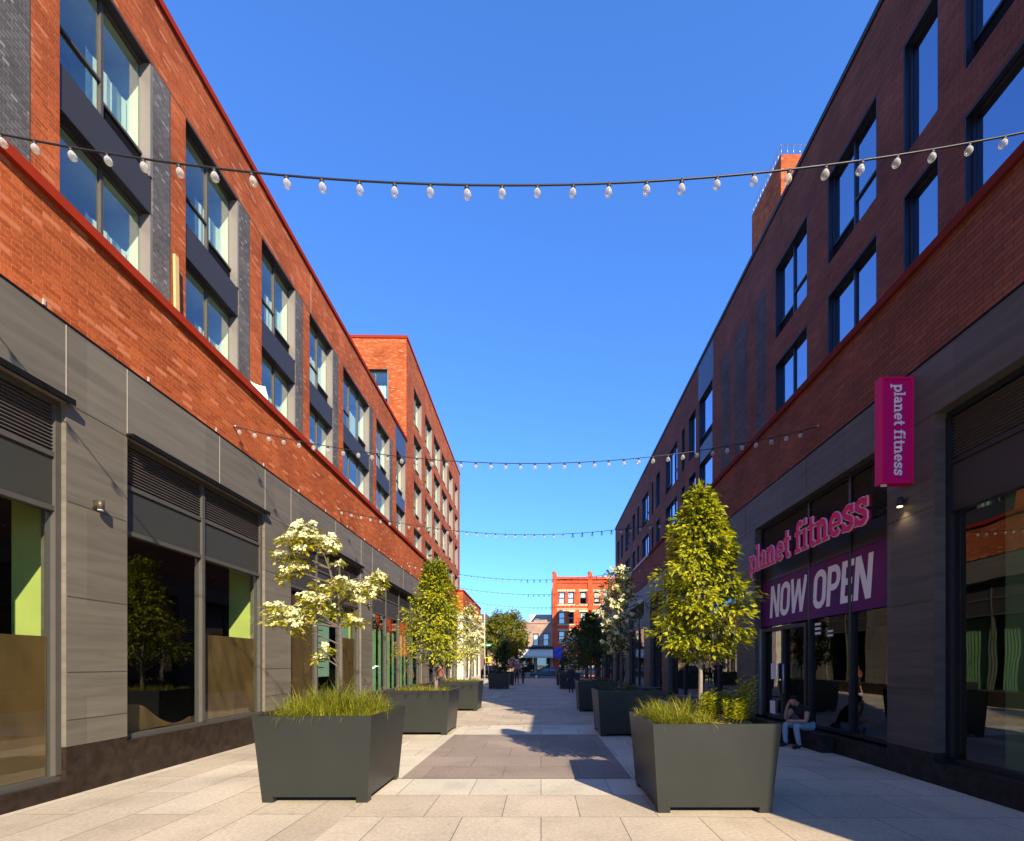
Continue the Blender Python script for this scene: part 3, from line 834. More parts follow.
T1, T2 = .235, .145       # stem and slab weights
SLAB = {
    'p': (1.02, [([(.22, 1), (.22, -.48)], T1), (arc(.55, .5, .33, .40, 150, -150, 12), .23), ([(0, .93), (.3, .93)], T2), ([(-.02, -.42), (.5, -.42)], T2)]),
    'l': (.58, [([(.27, 0), (.27, 1.5)], T1), ([(0, .07), (.55, .07)], T2), ([(0, 1.43), (.3, 1.43)], T2)]),
    'a': (1.0, [(arc(.40, .31, .26, .22, 0, 360, 14), .2), ([(.70, 0), (.70, .68)], T1), (arc(.42, .66, .28, .27, 0, 155, 8), .2), ([(.6, .07), (.95, .07)], T2)]),
    'n': (1.14, [([(.26, 0), (.26, 1)], T1), (arc(.54, .62, .27, .31, 150, 0, 8) + [(.82, .0)], .24), ([(0, .07), (.5, .07)], T2), ([(.6, .07), (1.1, .07)], T2), ([(0, .93), (.3, .93)], T2)]),
    'e': (1.0, [(arc(.5, .5, .36, .41, 0, 318, 14), .22), ([(.16, .5), (.94, .5)], .15)]),
    't': (.74, [([(.32, 1.36), (.32, .26)] + arc(.50, .25, .18, .16, 180, 320, 6), .25), ([(.02, .93), (.66, .93)], T2)]),
    'f': (.74, [([(.28, 0), (.28, 1.1)] + arc(.50, 1.15, .22, .24, 170, 30, 6), .25), ([(.02, .93), (.62, .93)], T2), ([(.02, .07), (.58, .07)], T2)]),
    'i': (.58, [([(.27, 0), (.27, 1)], T1), ([(0, .07), (.55, .07)], T2), ([(0, .93), (.3, .93)], T2), ([(.27, 1.22), (.27, 1.48)], T1)]),
    's': (.92, [([(.76, .74), (.70, .86), (.55, .93), (.36, .92), (.22, .82), (.22, .67), (.36, .58), (.58, .49), (.73, .38), (.74, .2), (.62, .09), (.42, .06), (.24, .12), (.15, .26)], .22),
                  ([(.80, .64), (.80, 1.0)], .12), ([(.11, 0), (.11, .38)], .12)]),
}
CAPS = {
    'N': (.66, [([(.1, 0), (.1, 1)], .17), ([(.12, .98), (.52, .02)], .17), ([(.54, 0), (.54, 1)], .17)]),
    'O': (.64, [([(.1, .28), (.1, .72)] + arc(.31, .72, .21, .20, 180, 0, 8) + arc(.31, .28, .21, .20, 0, -180, 8), .17)]),
    'W': (.92, [([(.06, 1), (.22, .02)], .16), ([(.22, .02), (.44, .94)], .15), ([(.44, .94), (.64, .02)], .15), ([(.64, .02), (.82, 1)], .16)]),
    'P': (.60, [([(.1, 0), (.1, 1)], .17), ([(.1, .92), (.32, .92)] + arc(.32, .69, .17, .23, 90, -90, 8) + [(.1, .46)], .16)]),
    'E': (.52, [([(.1, 0), (.1, 1)], .17), ([(.1, .92), (.48, .92)], .16), ([(.1, .5), (.44, .5)], .16), ([(.1, .08), (.48, .08)], .16)]),
    ' ': (.30, []),
}


def stroke_poly(pts, w):
    pts = [p for i, p in enumerate(pts) if i == 0 or (Vector(p) - Vector(pts[i - 1])).length > 1e-4]
    n = len(pts); L_, R_ = [], []
    for i in range(n):
        p = Vector(pts[i])
        a = (Vector(pts[i]) - Vector(pts[i - 1])).normalized() if i > 0 else None
        c = (Vector(pts[i + 1]) - Vector(pts[i])).normalized() if i < n - 1 else None
        dd = (a + c).normalized() if a is not None and c is not None and (a + c).length > 1e-4 else (a if c is None else c)
        k = 1.0 if a is None or c is None else 1 / max(.6, dd.dot(c))
        nn = Vector((-dd.y, dd.x)) * w / 2 * k
        L_.append(tuple(p + nn)); R_.append(tuple(p - nn))
    return L_, R_


def text_strokes(txt, font, slant=0.0):
    out = []; x = 0
    for ci, ch in enumerate(txt):
        if ch == ' ' and ch not in font:
            x += .5; continue
        adv, st = font[ch]
        for pts, w in st: out.append(([(px + x, py) for px, py in pts], w, ci))
        x += adv
    return out, x


def letters(b, strokes, fn, d0, d1, grow=0.0, mat=0, cuts=None):
    for k, (pts, w, ch) in enumerate(strokes):
        if grow and len(pts) >= 2:
            pts = list(pts)
            a = Vector(pts[0]) - Vector(pts[1]); c = Vector(pts[-1]) - Vector(pts[-2])
            if a.length > 0: pts[0] = tuple(Vector(pts[0]) + a.normalized() * grow)
            if c.length > 0: pts[-1] = tuple(Vector(pts[-1]) + c.normalized() * grow)
        L_, R_ = stroke_poly(pts, w + 2 * grow)
        e = d1 + .0006 * (k % 9)
        n = len(L_)
        for i in range(n - 1):
            q = [L_[i], R_[i], R_[i + 1], L_[i + 1]]
            b.face([fn(*p, e) for p in q], mat)
            for p0, p1 in ((L_[i], L_[i + 1]), (R_[i], R_[i + 1])):
                b.face([fn(*p0, d0), fn(*p1, d0), fn(*p1, e), fn(*p0, e)], mat)
        for p0, p1 in ((L_[0], R_[0]), (L_[-1], R_[-1])):
            b.face([fn(*p0, d0), fn(*p1, d0), fn(*p1, e), fn(*p0, e)], mat)


# channel letter sign over the gym front
Sg = thing('channel_letter_sign', 'magenta raised letters reading planet fitness above the purple banner', 'sign', (AR, 0, 0), BR)
st, wd = text_strokes('planet fitness', SLAB)
uL, uR = 11.75, 7.40
sc = (uL - uR) / wd; zb = 3.80; zs = .40
fn = lambda a, c, d_: (-d_ - .04, uL - a * sc, zb + c * zs)
for ci in sorted({q[2] for q in st}):
    one = [q for q in st if q[2] == ci]
    b = MB(); letters(b, one, fn, .07, .115, .028, 2); letters(b, one, fn, .115, .142, .028, 1); letters(b, one, fn, .125, .150, -.002, 0)
    b.build('letter', [M['magenta'], M['pink_edge'], M['magenta_deep']], Sg)
b = MB(); b.box(-.02, .06, uR - .05, uL - .3, 3.9, 3.98); b.build('raceway', M['frame_dark'], Sg)
# banner across the glass, in the three bays of the front
Bn = thing('banner', 'purple and magenta banner with white italic letters NOW OPEN across the shopfront glass', 'banner', (AR, 0, 0), BR)
bz0, bz1 = 2.50, 3.56
segs = [(7.30, 8.32), (8.42, 9.64), (9.74, 11.78)]
for a, c in segs:
    b = MB(); b.box(.150, .156, a, c, bz0, bz1); b.build('banner_panel', M['banner'], Bn)
st, wd = text_strokes('NOW OPEN', CAPS)
tL, tR = 11.38, 7.80
sc2 = (tL - tR) / wd; h2 = .74
fnb = lambda a, c, d_: (.150 - d_, tL - (a + .10 * c) * sc2, bz0 + .18 + c * h2)


def clip_u(st, fn):
    """keep the lettering off the mullions: each stroke quad is cut at the bay edges"""
    b = MB()
    for k, (pts, w, ch) in enumerate(st):
        L_, R_ = stroke_poly(pts, w)
        for i in range(len(L_) - 1):
            q = [fn(*p, .004 + .0005 * (k % 8)) for p in (L_[i], R_[i], R_[i + 1], L_[i + 1])]
            for a, c in segs:
                poly = q
                for sgn, lim in ((1, a), (-1, c)):
                    o2 = []
                    for j in range(len(poly)):
                        p, r = Vector(poly[j]), Vector(poly[(j + 1) % len(poly)])
                        dp, dr = sgn * (p.y - lim), sgn * (r.y - lim)
                        if dp >= 0: o2.append(tuple(p))
                        if dp * dr < 0: o2.append(tuple(p + (r - p) * (dp / (dp - dr))))
                    poly = o2
                    if len(poly) < 3: break
                if len(poly) >= 3: b.face(poly)
    return b


clip_u(st, fnb).build('banner_lettering', M['white'], Bn)
# small white door vinyl
b = MB()
for k in range(3): b.box(.198, .2, 9.35, 9.55, 2.36 - k * .09, 2.41 - k * .09)
for k in range(2): b.box(.198, .2, 8.95, 9.12, 2.2 - k * .08, 2.24 - k * .08)
b.build('window_vinyl', M['paper'], Q)

# blade sign
Bs = thing('blade_sign', 'tall magenta blade sign with white vertical letters reading planet fitness on the right wall', 'sign', (4.77, 6.73, 4.13))
wS = AR - BR * 6.73 - 4.77 + .0
b = MB(); b.box(0, wS - .0, 0, .13, 0, 1.49); b.build('sign_box', M['magenta_box'], Bs)
b = MB()
for q in ((0, wS, 0, .035), (0, wS, 1.455, 1.49), (0, .03, .035, 1.455), (wS - .03, wS, .035, 1.455)): b.box(q[0], q[1], -.018, -.001, q[2], q[3])
b.build('sign_rim', M['magenta'], Bs)
st, wd = text_strokes('planet fitness', SLAB)
sc3 = 1.28 / wd
fnv = lambda a, c, d_: (.18 + c * .105, -d_, 1.39 - a * sc3)
for ci in sorted({q[2] for q in st}):
    b = MB(); letters(b, [q for q in st if q[2] == ci], fnv, .001, .006, 0); b.build('letter', M['white'], Bs)
b = MB(); b.box(.02, .10, .03, .05, -.03, 0); b.build('sign_plate', M['paper'], Bs)

# wall lamps
def wall_lamp(x, y, z, sgn, lit, label):
    o = thing('wall_lamp', label, 'lamp', (x, y, z), 0, 'wall lamps on the shopfront piers')
    b = MB(); b.box(0, sgn * .03, -.05, .05, -.07, .05); b.build('back_plate', M['bronze'], o)
    b = MB(); b.tube([(sgn * .10, 0, -.09), (sgn * .10, 0, .06)], .05, 14); b.box(sgn * .03, sgn * .06, -.02, .02, -.03, .03); b.build('lamp_housing', M['bronze'] if not lit else M['frame_dark'], o)
    b = MB(); b.tube([(sgn * .10, 0, -.104), (sgn * .10, 0, -.092)], .042, 14); b.build('lamp_lens', M['lamp_on'] if lit else M['paper'], o)
    o.scale = (.8, .8, .8)
    return o


for u, lb in ((6.15, 'unlit bronze cylinder wall lamp on the left stone pier nearest the camera'), (16.25, 'unlit bronze cylinder wall lamp on the left pier beyond the dogwood')):
    wall_lamp(-AL - BL * u, u, 3.65, 1, False, lb)
wl = wall_lamp(AR - BR * 6.87, 6.87, 3.93, -1, True, 'lit dark cylinder wall lamp below the magenta blade sign')
pl = bpy.data.lights.new('lamp_glow', 'SPOT'); pl.energy = 2.5; pl.color = (1, .75, .42); pl.spot_size = R(110); pl.spot_blend = .8; pl.shadow_soft_size = .03
plo = bpy.data.objects.new('lamp_glow', pl); link(plo, wl); plo.location = (-.10, 0, -.13)
cm = thing('security_camera', 'small white dome camera under the left end of the magenta letters', 'camera', (AR - BR * 11.9 , 11.95, 3.35))
b = MB(); b.box(0, -.14, -.05, .05, 0, .05); b.build('camera_bracket', M['white_paint'], cm)
b = MB(); b.lathe([(.0, -.09), (.05, -.075), (.075, -.03), (.08, 0), (0, 0)], 12, c=(-.12, 0, 0)); b.build('camera_dome', M['white_paint'], cm)

# things on the left ledge
pk = thing('timber_plank', 'raw pale timber plank standing upright against the left upper brickwork', 'plank', (-7.83 - .0, 10.35, 6.95))
b = MB(); b.box(-.05, .0, 0, .11, 0, 3.5); b.build('board', M['wood'], pk); pk.rotation_euler = (0, R(-1), 0)
mc = thing('plastic_chair', 'pale mint plastic garden chair standing on the left ledge by the third window', 'chair', (-6.42, 10.95, 6.96), R(55)); mc.scale = (.75, .75, 1.0)
b = MB()
N_ = 10
for i in range(N_):
    a0, a1 = math.pi * i / N_, math.pi * (i + 1) / N_
    f_ = lambda a, z, q: (.28 * math.cos(a) * q, .10 + .12 * math.sin(a), z)
    for (z0_, z1_, q0, q1) in ((.44, .85, 1, 1.05), (.85, 1.08, 1.05, .75)):
        b.face([f_(a0, z0_, q0), f_(a1, z0_, q0), f_(a1, z1_, q1), f_(a0, z1_, q1)], smooth=True)
b.build('backrest', M['mint_plastic'], mc)
b = MB(); b.box(-.25, .25, -.26, .16, .40, .44); b.build('seat', M['mint_plastic'], mc)
for px_ in (-.22, .22):
    for py_ in (-.22, .14):
        b = MB(); b.tube([(px_, py_, .40), (px_ * 1.1, py_ * 1.1, 0)], .025, 6); b.build('leg', M['mint_plastic'], mc)

# ------------------------------------------------------------------ string lights
def bulb_meshes():
    g = MB(); g.lathe([(.0, -.112), (.018, -.110), (.031, -.098), (.037, -.080), (.034, -.060), (.024, -.040), (.017, -.028)], 12)
    s_ = MB(); s_.lathe([(0, -.032), (.019, -.032), (.021, -.01), (.016, .004), (.012, .014), (0, .014)], 8)
    return g.mesh('bulb', [M['bulb']]), s_.mesh('socket', [M['metal_black']])


bm_, sm_ = bulb_meshes()
spec = [(3.7, 6.05, 5.29, 'nearest string of clear bulbs hanging across the whole top of the view'),
        (9.0, 6.06, 5.36, 'second string of clear bulbs, from the left brick band to the right brick band'),
        (13.8, 6.05, 5.32, 'third string of clear bulbs, crossing in front of the tall left block'),
        (21.3, 6.05, 5.33, 'fourth string of clear bulbs, upper one of the three far strings'),
        (25.7, 6.05, 5.32, 'fifth string of clear bulbs, middle one of the three far strings'),
        (31.6, 6.05, 5.32, 'sixth string of clear bulbs, lowest and farthest across the walkway')]
for k, (Y, ze, zm, lb) in enumerate(spec):
    xl = -AL - BL * Y; xr = AR - BR * Y
    o = thing('string_lights', lb, 'string lights', (0, Y, 0), 0, 'strings of bulbs across the walkway')
    sag = lambda x: zm + (ze - zm) * ((2 * (x - xl) / (xr - xl) - 1) ** 2)
    b = MB(); n = 48
    yk = (lambda x: 0.0)
    b.tube([(xl + (xr - xl) * i / n, 0, sag(xl + (xr - xl) * i / n)) for i in range(n + 1)], .0075 if k == 0 else .0075, 6)
    b.build('cable', M['metal_black'], o)
    if k == 0:
        pass
    step = .277; nb = int((xr - xl) / step)
    for i in range(nb):
        x = xl + .12 + i * step + random.uniform(-.008, .008)
        bo = bpy.data.objects.new('bulb', bm_); bo.location = (x, 0, sag(x) - .012)
        bo.scale = (random.uniform(.76, .84),) * 3
        bo.rotation_euler = (random.uniform(-.12, .12), random.uniform(-.10, .10) + (x / 9 if k == 0 else 0) * .6, 0)
        if k > 0: bo.scale = (1.0, 1.0, 1.0)
        link(bo, o)
        link(bpy.data.objects.new('socket', sm_), bo)
    for xx, nm in ((xl, 1), (xr, -1)):
        b = MB(); b.tube([(xx, 0, ze), (xx + nm * .06, 0, ze)], .018, 6); b.build('wall_hook', M['steel'], o)

# ------------------------------------------------------------------ planters
def planter_mesh():
    b = MB(); H = 1.0; wb, wt = .605, .68; ft = .13; nz = .062
    W_ = lambda z: wb + (wt - wb) * z / H
    for k in range(4):
        c_, s_ = [(1, 0), (0, 1), (-1, 0), (0, -1)][k]
        rot = lambda x, y, z: (x * c_ - y * s_, x * s_ + y * c_, z)
        p = [(-W_(0), 0), (-W_(0) + ft, 0), (-W_(nz) + ft, nz), (W_(nz) - ft, nz), (W_(0) - ft, 0), (W_(0), 0)]
        bot = [rot(x, -W_(z), z) for x, z in p]
        bv = [rot(-W_(H), -W_(H), H), rot(W_(H), -W_(H), H)]
        b.face([bot[0], bot[1], bot[2], rot(-W_(H) + ft, -W_(H), H), bv[0]], 0)
        b.face([bot[2], bot[3], rot(W_(H) - ft, -W_(H), H), rot(-W_(H) + ft, -W_(H), H)], 0)
        b.face([bot[3], bot[4], bot[5], bv[1], rot(W_(H) - ft, -W_(H), H)], 0)
        # rim and inner skin
        i_ = .035
        b.face([rot(-wt, -wt, H), rot(wt, -wt, H), rot(wt - i_, -wt + i_, H + .002), rot(-wt + i_, -wt + i_, H + .002)], 0)
        b.face([rot(-wt + i_, -wt + i_, H), rot(wt - i_, -wt + i_, H), rot(wt - i_, -wt + i_, H - .12), rot(-wt + i_, -wt + i_, H - .12)], 0)
        j = .03
        b.face([rot(-wb + j, -wb + j, .002), rot(-wb + ft, -wb + j, .002), rot(-wb + ft, -wb + j, nz), rot(-wb + j, -wb + j, nz)], 0)
        # inner side of the foot so that it has thickness
        b.face([bot[1], bot[2], rot(-wb + ft, -wb + j + .05, nz), rot(-wb + ft, -wb + j + .05, 0)], 0)
        b.face([bot[4], bot[3], rot(wb - ft, -wb + j + .05, nz), rot(wb - ft, -wb + j + .05, 0)], 0)
    b.face([(-wb, -wb, nz + .003), (wb, -wb, nz + .003), (wb, wb, nz + .003), (-wb, wb, nz + .003)], 1)
    return b.mesh('planter', [M['planter'], M['black']])


def soil_mesh():
    b = MB(); n = 14; w = .645
    P = [[(-w + 2 * w * i / n, -w + 2 * w * j / n, .935 + .045 * math.exp(-((i - n / 2) ** 2 + (j - n / 2) ** 2) / 12) + random.uniform(-.01, .01)) for i in range(n + 1)] for j in range(n + 1)]
    for j in range(n):
        for i in range(n): b.face([P[j][i], P[j][i + 1], P[j + 1][i + 1], P[j + 1][i]], smooth=True)
    return b.mesh('soil', [M['mulch']])


pm, smsh = planter_mesh(), soil_mesh()
PL = [(-2.60, 6.12, 'large tapered olive grey planter at front left with the white dogwood', .0),
      (1.86, 5.74, 'large tapered olive grey planter at front right with the round lime hornbeam', 0),
      (-2.72, 11.35, 'second tapered grey planter on the left, under the cone shaped hornbeam', 0),
      (1.92, 11.15, 'second tapered grey planter on the right, dark in the building shadow', 0),
      (-2.78, 16.9, 'third tapered grey planter on the left, between the hornbeam and the far trees', 0),
      (1.90, 16.65, 'third tapered grey planter on the right, narrow dark side showing', 0),
      (-2.72, 31.3, 'fourth dark tapered planter on the left, standing by the walking pair', 0),
      (1.84, 31.3, 'fourth dark tapered planter on the right, beside the person in the navy coat', 0),
      (-2.70, 36.6, 'farthest tapered planter on the left, half hidden behind another planter', 0),
      (1.82, 36.8, 'farthest tapered planter on the right, half hidden behind another planter', 0)]
for x, y, lb, rz in PL:
    o = bpy.data.objects.new('planter', pm); o.location = (x, y, .009); link(o); o.scale.z = .957 if 'round lime' in lb else 1; tag(o, lb, 'planter', 'planters in two rows along the walkway')
    link(bpy.data.objects.new('soil', smsh), o)


# ------------------------------------------------------------------ leaves, blossoms, grass
class Leaves:
    def __init__(self): self.v = []; self.f = []; self.m = []
    def leaf(self, p, d, n, L_, W_, mat=0, fold=.18):
        d = d.normalized(); sd_ = d.cross(n)
        if sd_.length < 1e-4: sd_ = d.cross(Vector((1, 0, .2)))
        sd_.normalize(); n2 = sd_.cross(d)
        b = len(self.v)
        mid = p + d * L_ * .45
        self.v += [p, mid + sd_ * W_ / 2 + n2 * W_ * fold, p + d * L_, mid - sd_ * W_ / 2 + n2 * W_ * fold]
        self.f += [(b, b + 1, b + 2), (b, b + 2, b + 3)]; self.m += [mat, mat]
    def flower(self, p, n, r, mat=0):
        n = n.normalized(); a = n.cross(Vector((random.random(), random.random(), .3))).normalized(); c = n.cross(a)
        for k in range(4):
            t = k * math.pi / 2
            d = math.cos(t) * a + math.sin(t) * c; e = -math.sin(t) * a + math.cos(t) * c
            b = len(self.v)
            self.v += [p, p + d * r * .6 + e * r * .38 + n * r * .12, p + d * r, p + d * r * .6 - e * r * .38 + n * r * .12]
            self.f += [(b, b + 1, b + 2, b + 3)]; self.m += [mat]
    def build(self, name, mats, parent=None):
        me = bpy.data.meshes.new(name); me.from_pydata([tuple(v) for v in self.v], [], self.f)
        for m in mats: me.materials.append(m)
        me.polygons.foreach_set('material_index', self.m); me.update()
        return link(bpy.data.objects.new(name, me), parent)


def rv(): 
    return Vector((random.gauss(0, 1), random.gauss(0, 1), random.gauss(0, 1)))


def spray(Lv, c, out, n, rad, size, flat=.35, droop=.35, mat=0):
    """a spray of leaves round point c, reaching along out"""
    for _ in range(n):
        q = rv(); q.z *= flat
        q = q.normalized() * rad * random.random() ** .45
        q.z -= .25 * q.length
        p = c + q
        d = (out * .7 + q.normalized() * .8 + rv() * .35); d.z -= droop
        nn = Vector((0, 0, .8)) + rv() * .35 + out * .7
        sz = size * random.uniform(.65, 1.25)
        Lv.leaf(p, d, nn, sz, sz * .52, mat)


def crown_profile(kind, t):
    if kind == 'oval': return float(np.interp(t, (0, .12, .3, .5, .7, .88, 1), (.5, .9, 1, .86, .62, .34, .08)))
    if kind == 'cone': return max(.07, (1 - t) ** .95 * min(1, .6 + t * 4))
    return math.sin(math.pi * t) ** .5


def hornbeam(name, label, x, y, zb, z0, z1, rad, kind, nclump, nleaf, size, mats, group, trunk=.035, lean=(0, 0), cat='tree'):
    o = thing(name, label, cat, (x, y, zb), 0, group)
    b = MB(); h = z1 - zb
    pts = [(lean[0] * (t ** 1.5) + .012 * math.sin(t * 9), lean[1] * t + .01 * math.cos(t * 7), t * h * .93) for t in [i / 10 for i in range(11)]]
    b.tube(pts, [trunk * (1 - .8 * i / 10) for i in range(11)], 8)
    Lv = Leaves()
    for k in range(nclump):
        t = (k + random.random()) / nclump
        t = t ** .9
        az = k * 2.399 + random.uniform(-.4, .4)
        zc = (z0 - zb) + t * (z1 - z0)
        rr = rad * crown_profile(kind, t) * random.uniform(.5, 1.14)
        out = Vector((math.cos(az), math.sin(az), 0))
        cx = lean[0] * (zc / h) ** 1.5; cy = lean[1] * zc / h
        tip = Vector((cx, cy, zc)) + out * rr
        st_ = Vector((cx, cy, max(.25, zc - rr * .55)))
        midp = (st_ + tip) / 2 + Vector((0, 0, .05 * rad))
        b.tube([st_, midp, tip], [trunk * .28, trunk * .18, trunk * .06], 4, cap=False)
        spray(Lv, tip, out, nleaf, rad * .34 * (.45 + .55 * crown_profile(kind, t)), size)
        spray(Lv, midp + out * rr * .12, out, int(nleaf * .45), rad * .28, size, mat=1)  # darker inner leaves: shade of the crown's gaps put into their colour
    for _ in range(nleaf):       # leader
        p = Vector((lean[0], lean[1], h)) + Vector((random.gauss(0, .05 * rad), random.gauss(0, .05 * rad), random.uniform(-.2, .06)))
        Lv.leaf(p, Vector((random.gauss(0, .5), random.gauss(0, .5), .8)), rv(), size * .9, size * .45)
    b.build('trunk', M['bark'], o)
    Lv.build('foliage', mats, o)
    return o


def px(pxx, pyy, Y): return Vector(((pxx - VX) / F * Y, Y, EYE + (VY - pyy) / F * Y))


def dogwood(label, x, y, zb, clumps, trunkpts, nl, nf, fs, mats, group, leaf=.07, petal='petal', name='dogwood_tree', cat='tree', trunk_r=.03):
    """clumps: (dx, dz, rx, rz, white share) about the foot of the trunk"""
    o = thing(name, label, cat, (x, y, zb), 0, group)
    b = MB()
    n = len(trunkpts)
    b.tube(trunkpts, [trunk_r * (1 - .75 * i / (n - 1)) for i in range(n)], 8)
    Lv = Leaves(); Fl = Leaves()
    tp = [Vector(p) for p in trunkpts]
    for dx, dz, rx, rz, wsh in clumps:
        cy = random.uniform(-.25, .25) * (1 if rx > .15 else .4)
        c = Vector((dx, cy, dz))
        near = min(tp, key=lambda p: (p - c).length + (2 if p.z > c.z else 0))
        mid = (near + c) / 2 + Vector((0, 0, .05)) + rv() * .02
        b.tube([near, mid, c], [trunk_r * .45, trunk_r * .3, trunk_r * .12], 5, cap=False)
        area = rx * rz / .05
        for _ in range(int(nl * area) + 4):
            q = rv().normalized() * random.random() ** .4
            p = c + Vector((q.x * rx, q.y * rx * .8, q.z * rz * .85 - .02))
            d = Vector((q.x, q.y, random.uniform(-.5, .2))) + rv() * .3
            Lv.leaf(p, d, Vector((0, 0, 1)) + rv() * .4, leaf * random.uniform(.7, 1.3), leaf * .55)
        for _ in range(int(nf * area * wsh) + (2 if wsh > 0 else 0)):
            q = rv().normalized()
            if q.z < -.25 and random.random() < .6: q.z = -q.z
            p = c + Vector((q.x * rx, q.y * rx * .8, q.z * rz)) * random.uniform(.45, 1.08)
            Fl.flower(p, Vector((q.x * .5, q.y * .5 - .25, .7)) + rv() * .3, fs * random.uniform(.7, 1.2))
        for k in range(3):
            e = c + Vector((random.uniform(-1, 1) * rx, random.uniform(-1, 1) * rx, random.uniform(-.6, .6) * rz))
            b.tube([c, e], [trunk_r * .14, trunk_r * .06], 4, cap=False)
    b.build('trunk', M['bark_dark'], o)
    Lv.build('foliage', mats, o)
    if Fl.v: Fl.build('blossoms', [M[petal]], o)
    return o


GR = 'trees planted in the planters'
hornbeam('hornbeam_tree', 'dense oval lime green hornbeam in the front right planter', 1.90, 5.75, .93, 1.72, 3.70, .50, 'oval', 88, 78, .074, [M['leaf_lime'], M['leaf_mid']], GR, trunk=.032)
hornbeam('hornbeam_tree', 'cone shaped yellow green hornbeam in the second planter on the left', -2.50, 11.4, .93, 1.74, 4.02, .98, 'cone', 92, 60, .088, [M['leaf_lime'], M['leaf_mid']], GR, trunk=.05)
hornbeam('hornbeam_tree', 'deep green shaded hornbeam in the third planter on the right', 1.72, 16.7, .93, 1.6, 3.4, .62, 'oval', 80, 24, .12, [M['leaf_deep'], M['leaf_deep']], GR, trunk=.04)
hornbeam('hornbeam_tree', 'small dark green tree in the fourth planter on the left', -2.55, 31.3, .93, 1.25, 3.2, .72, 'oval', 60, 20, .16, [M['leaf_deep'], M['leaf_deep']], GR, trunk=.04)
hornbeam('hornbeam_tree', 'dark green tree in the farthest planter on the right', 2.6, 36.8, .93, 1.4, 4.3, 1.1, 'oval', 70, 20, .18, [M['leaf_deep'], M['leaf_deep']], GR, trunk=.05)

# front left dogwood : clump list read off the photograph in zoom pixels (4.43 per pixel, origin 260,510)
def zc(zx, zy, Y, ox, oy, k): return px(ox + zx / k, oy + zy / k, Y)
Yd = 6.12; foot = Vector((-2.60 + .05, Yd, .93))
cl = []
for zx, zy, rx, rz, w in ((160, 130, 45, 38, 1), (215, 105, 55, 38, 1), (270, 140, 55, 38, 1), (215, 160, 75, 34, .9), (300, 165, 32, 30, .9), (95, 205, 42, 28, 1), (150, 215, 45, 25, .8), (105, 290, 30, 28, .8), (140, 275, 30, 20, .6), (195, 255, 34, 26, .6), (355, 235, 20, 13, .9),
                          (270, 340, 40, 32, .15), (325, 325, 40, 34, .15), (390, 350, 45, 35, .8), (445, 355, 40, 36, .8), (490, 345, 38, 40, .8), (525, 305, 30, 34, .8), (415, 385, 40, 25, .7),
                          (50, 440, 40, 30, .8), (100, 455, 48, 30, .8), (95, 490, 45, 22, .7), (185, 475, 48, 36, .9), (240, 410, 44, 36, .8), (290, 415, 42, 34, .8), (250, 465, 50, 32, .7), (165, 535, 40, 28, .4), (190, 510, 45, 26, .5), (360, 470, 48, 30, .15), (420, 495, 42, 24, .3), (320, 440, 36, 30, .3),
                          (310, 615, 26, 15, .4), (275, 635, 24, 14, .6), (245, 655, 15, 15, 1.4)):
    p = zc(zx, zy, Yd, 260, 510, 4.43)
    cl.append((p.x - foot.x, p.z - foot.z, 1.22 * rx / 4.43 / F * Yd, 1.32 * rz / 4.43 / F * Yd, w))
tpts = []
for zx, zy in ((360, 800), (357, 700), (358, 600), (355, 520), (345, 430), (325, 330), (308, 260), (285, 200), (240, 150)):
    p = zc(zx, zy, Yd, 260, 510, 4.43); tpts.append((p.x - foot.x, 0, max(0, p.z - foot.z)))
dogwood('open layered dogwood with cream white flowers in the front left planter', foot.x, foot.y, foot.z, cl, tpts, 150, 84, .050, [M['leaf_green']], GR, leaf=.075, trunk_r=.029)


def auto_dogwood(label, x, y, pxc, pyc, hw, hh, Y, wsh, nl, nf, leafm, n=26, fs=.08, **kw):
    cl = []
    c = px(pxc, pyc, Y)
    for k in range(n):
        t = (k + .5) / n; a = k * 2.4
        r_ = (1 - .35 * abs(2 * t - 1)) * random.uniform(.3, 1)
        cl.append((c.x - x + math.cos(a) * hw / F * Y * r_, c.z - .93 + (2 * t - 1) * hh / F * Y, .20, .12, wsh(math.cos(a), t)))
    h = c.z - .93
    return dogwood(label, x, y, .93, cl, [(0, 0, 0), (.02, 0, h * .5), (0, .02, h), (.02, 0, h + hh * .7 / F * Y)], nl, nf, fs, leafm, GR, leaf=.10, **kw)


auto_dogwood('small white flowering dogwood in the third planter on the left', -2.5, 16.9, 471, 632, 11, 24, 16.9, lambda c, t: .8, 34, 34, [M['leaf_green']], n=24)
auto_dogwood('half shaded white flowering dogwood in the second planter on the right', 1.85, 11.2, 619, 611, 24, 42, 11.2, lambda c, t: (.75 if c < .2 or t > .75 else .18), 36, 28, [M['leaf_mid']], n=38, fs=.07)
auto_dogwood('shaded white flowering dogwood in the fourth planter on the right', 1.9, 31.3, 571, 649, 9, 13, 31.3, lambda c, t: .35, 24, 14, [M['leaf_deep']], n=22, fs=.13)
dogwood('small pink blossoming tree in the farthest planter on the left', -2.25, 36.6, .93, [(-.1, .55, .3, .25, 1), (.2, .75, .35, .28, 1), (.4, .45, .28, .22, 1), (.05, .95, .25, .2, 1)], [(0, 0, 0), (.02, 0, .3), (.1, 0, .6)], 4, 40, .13, [M['leaf_deep']], GR, leaf=.1, petal='petal_pink', name='blossom_tree')

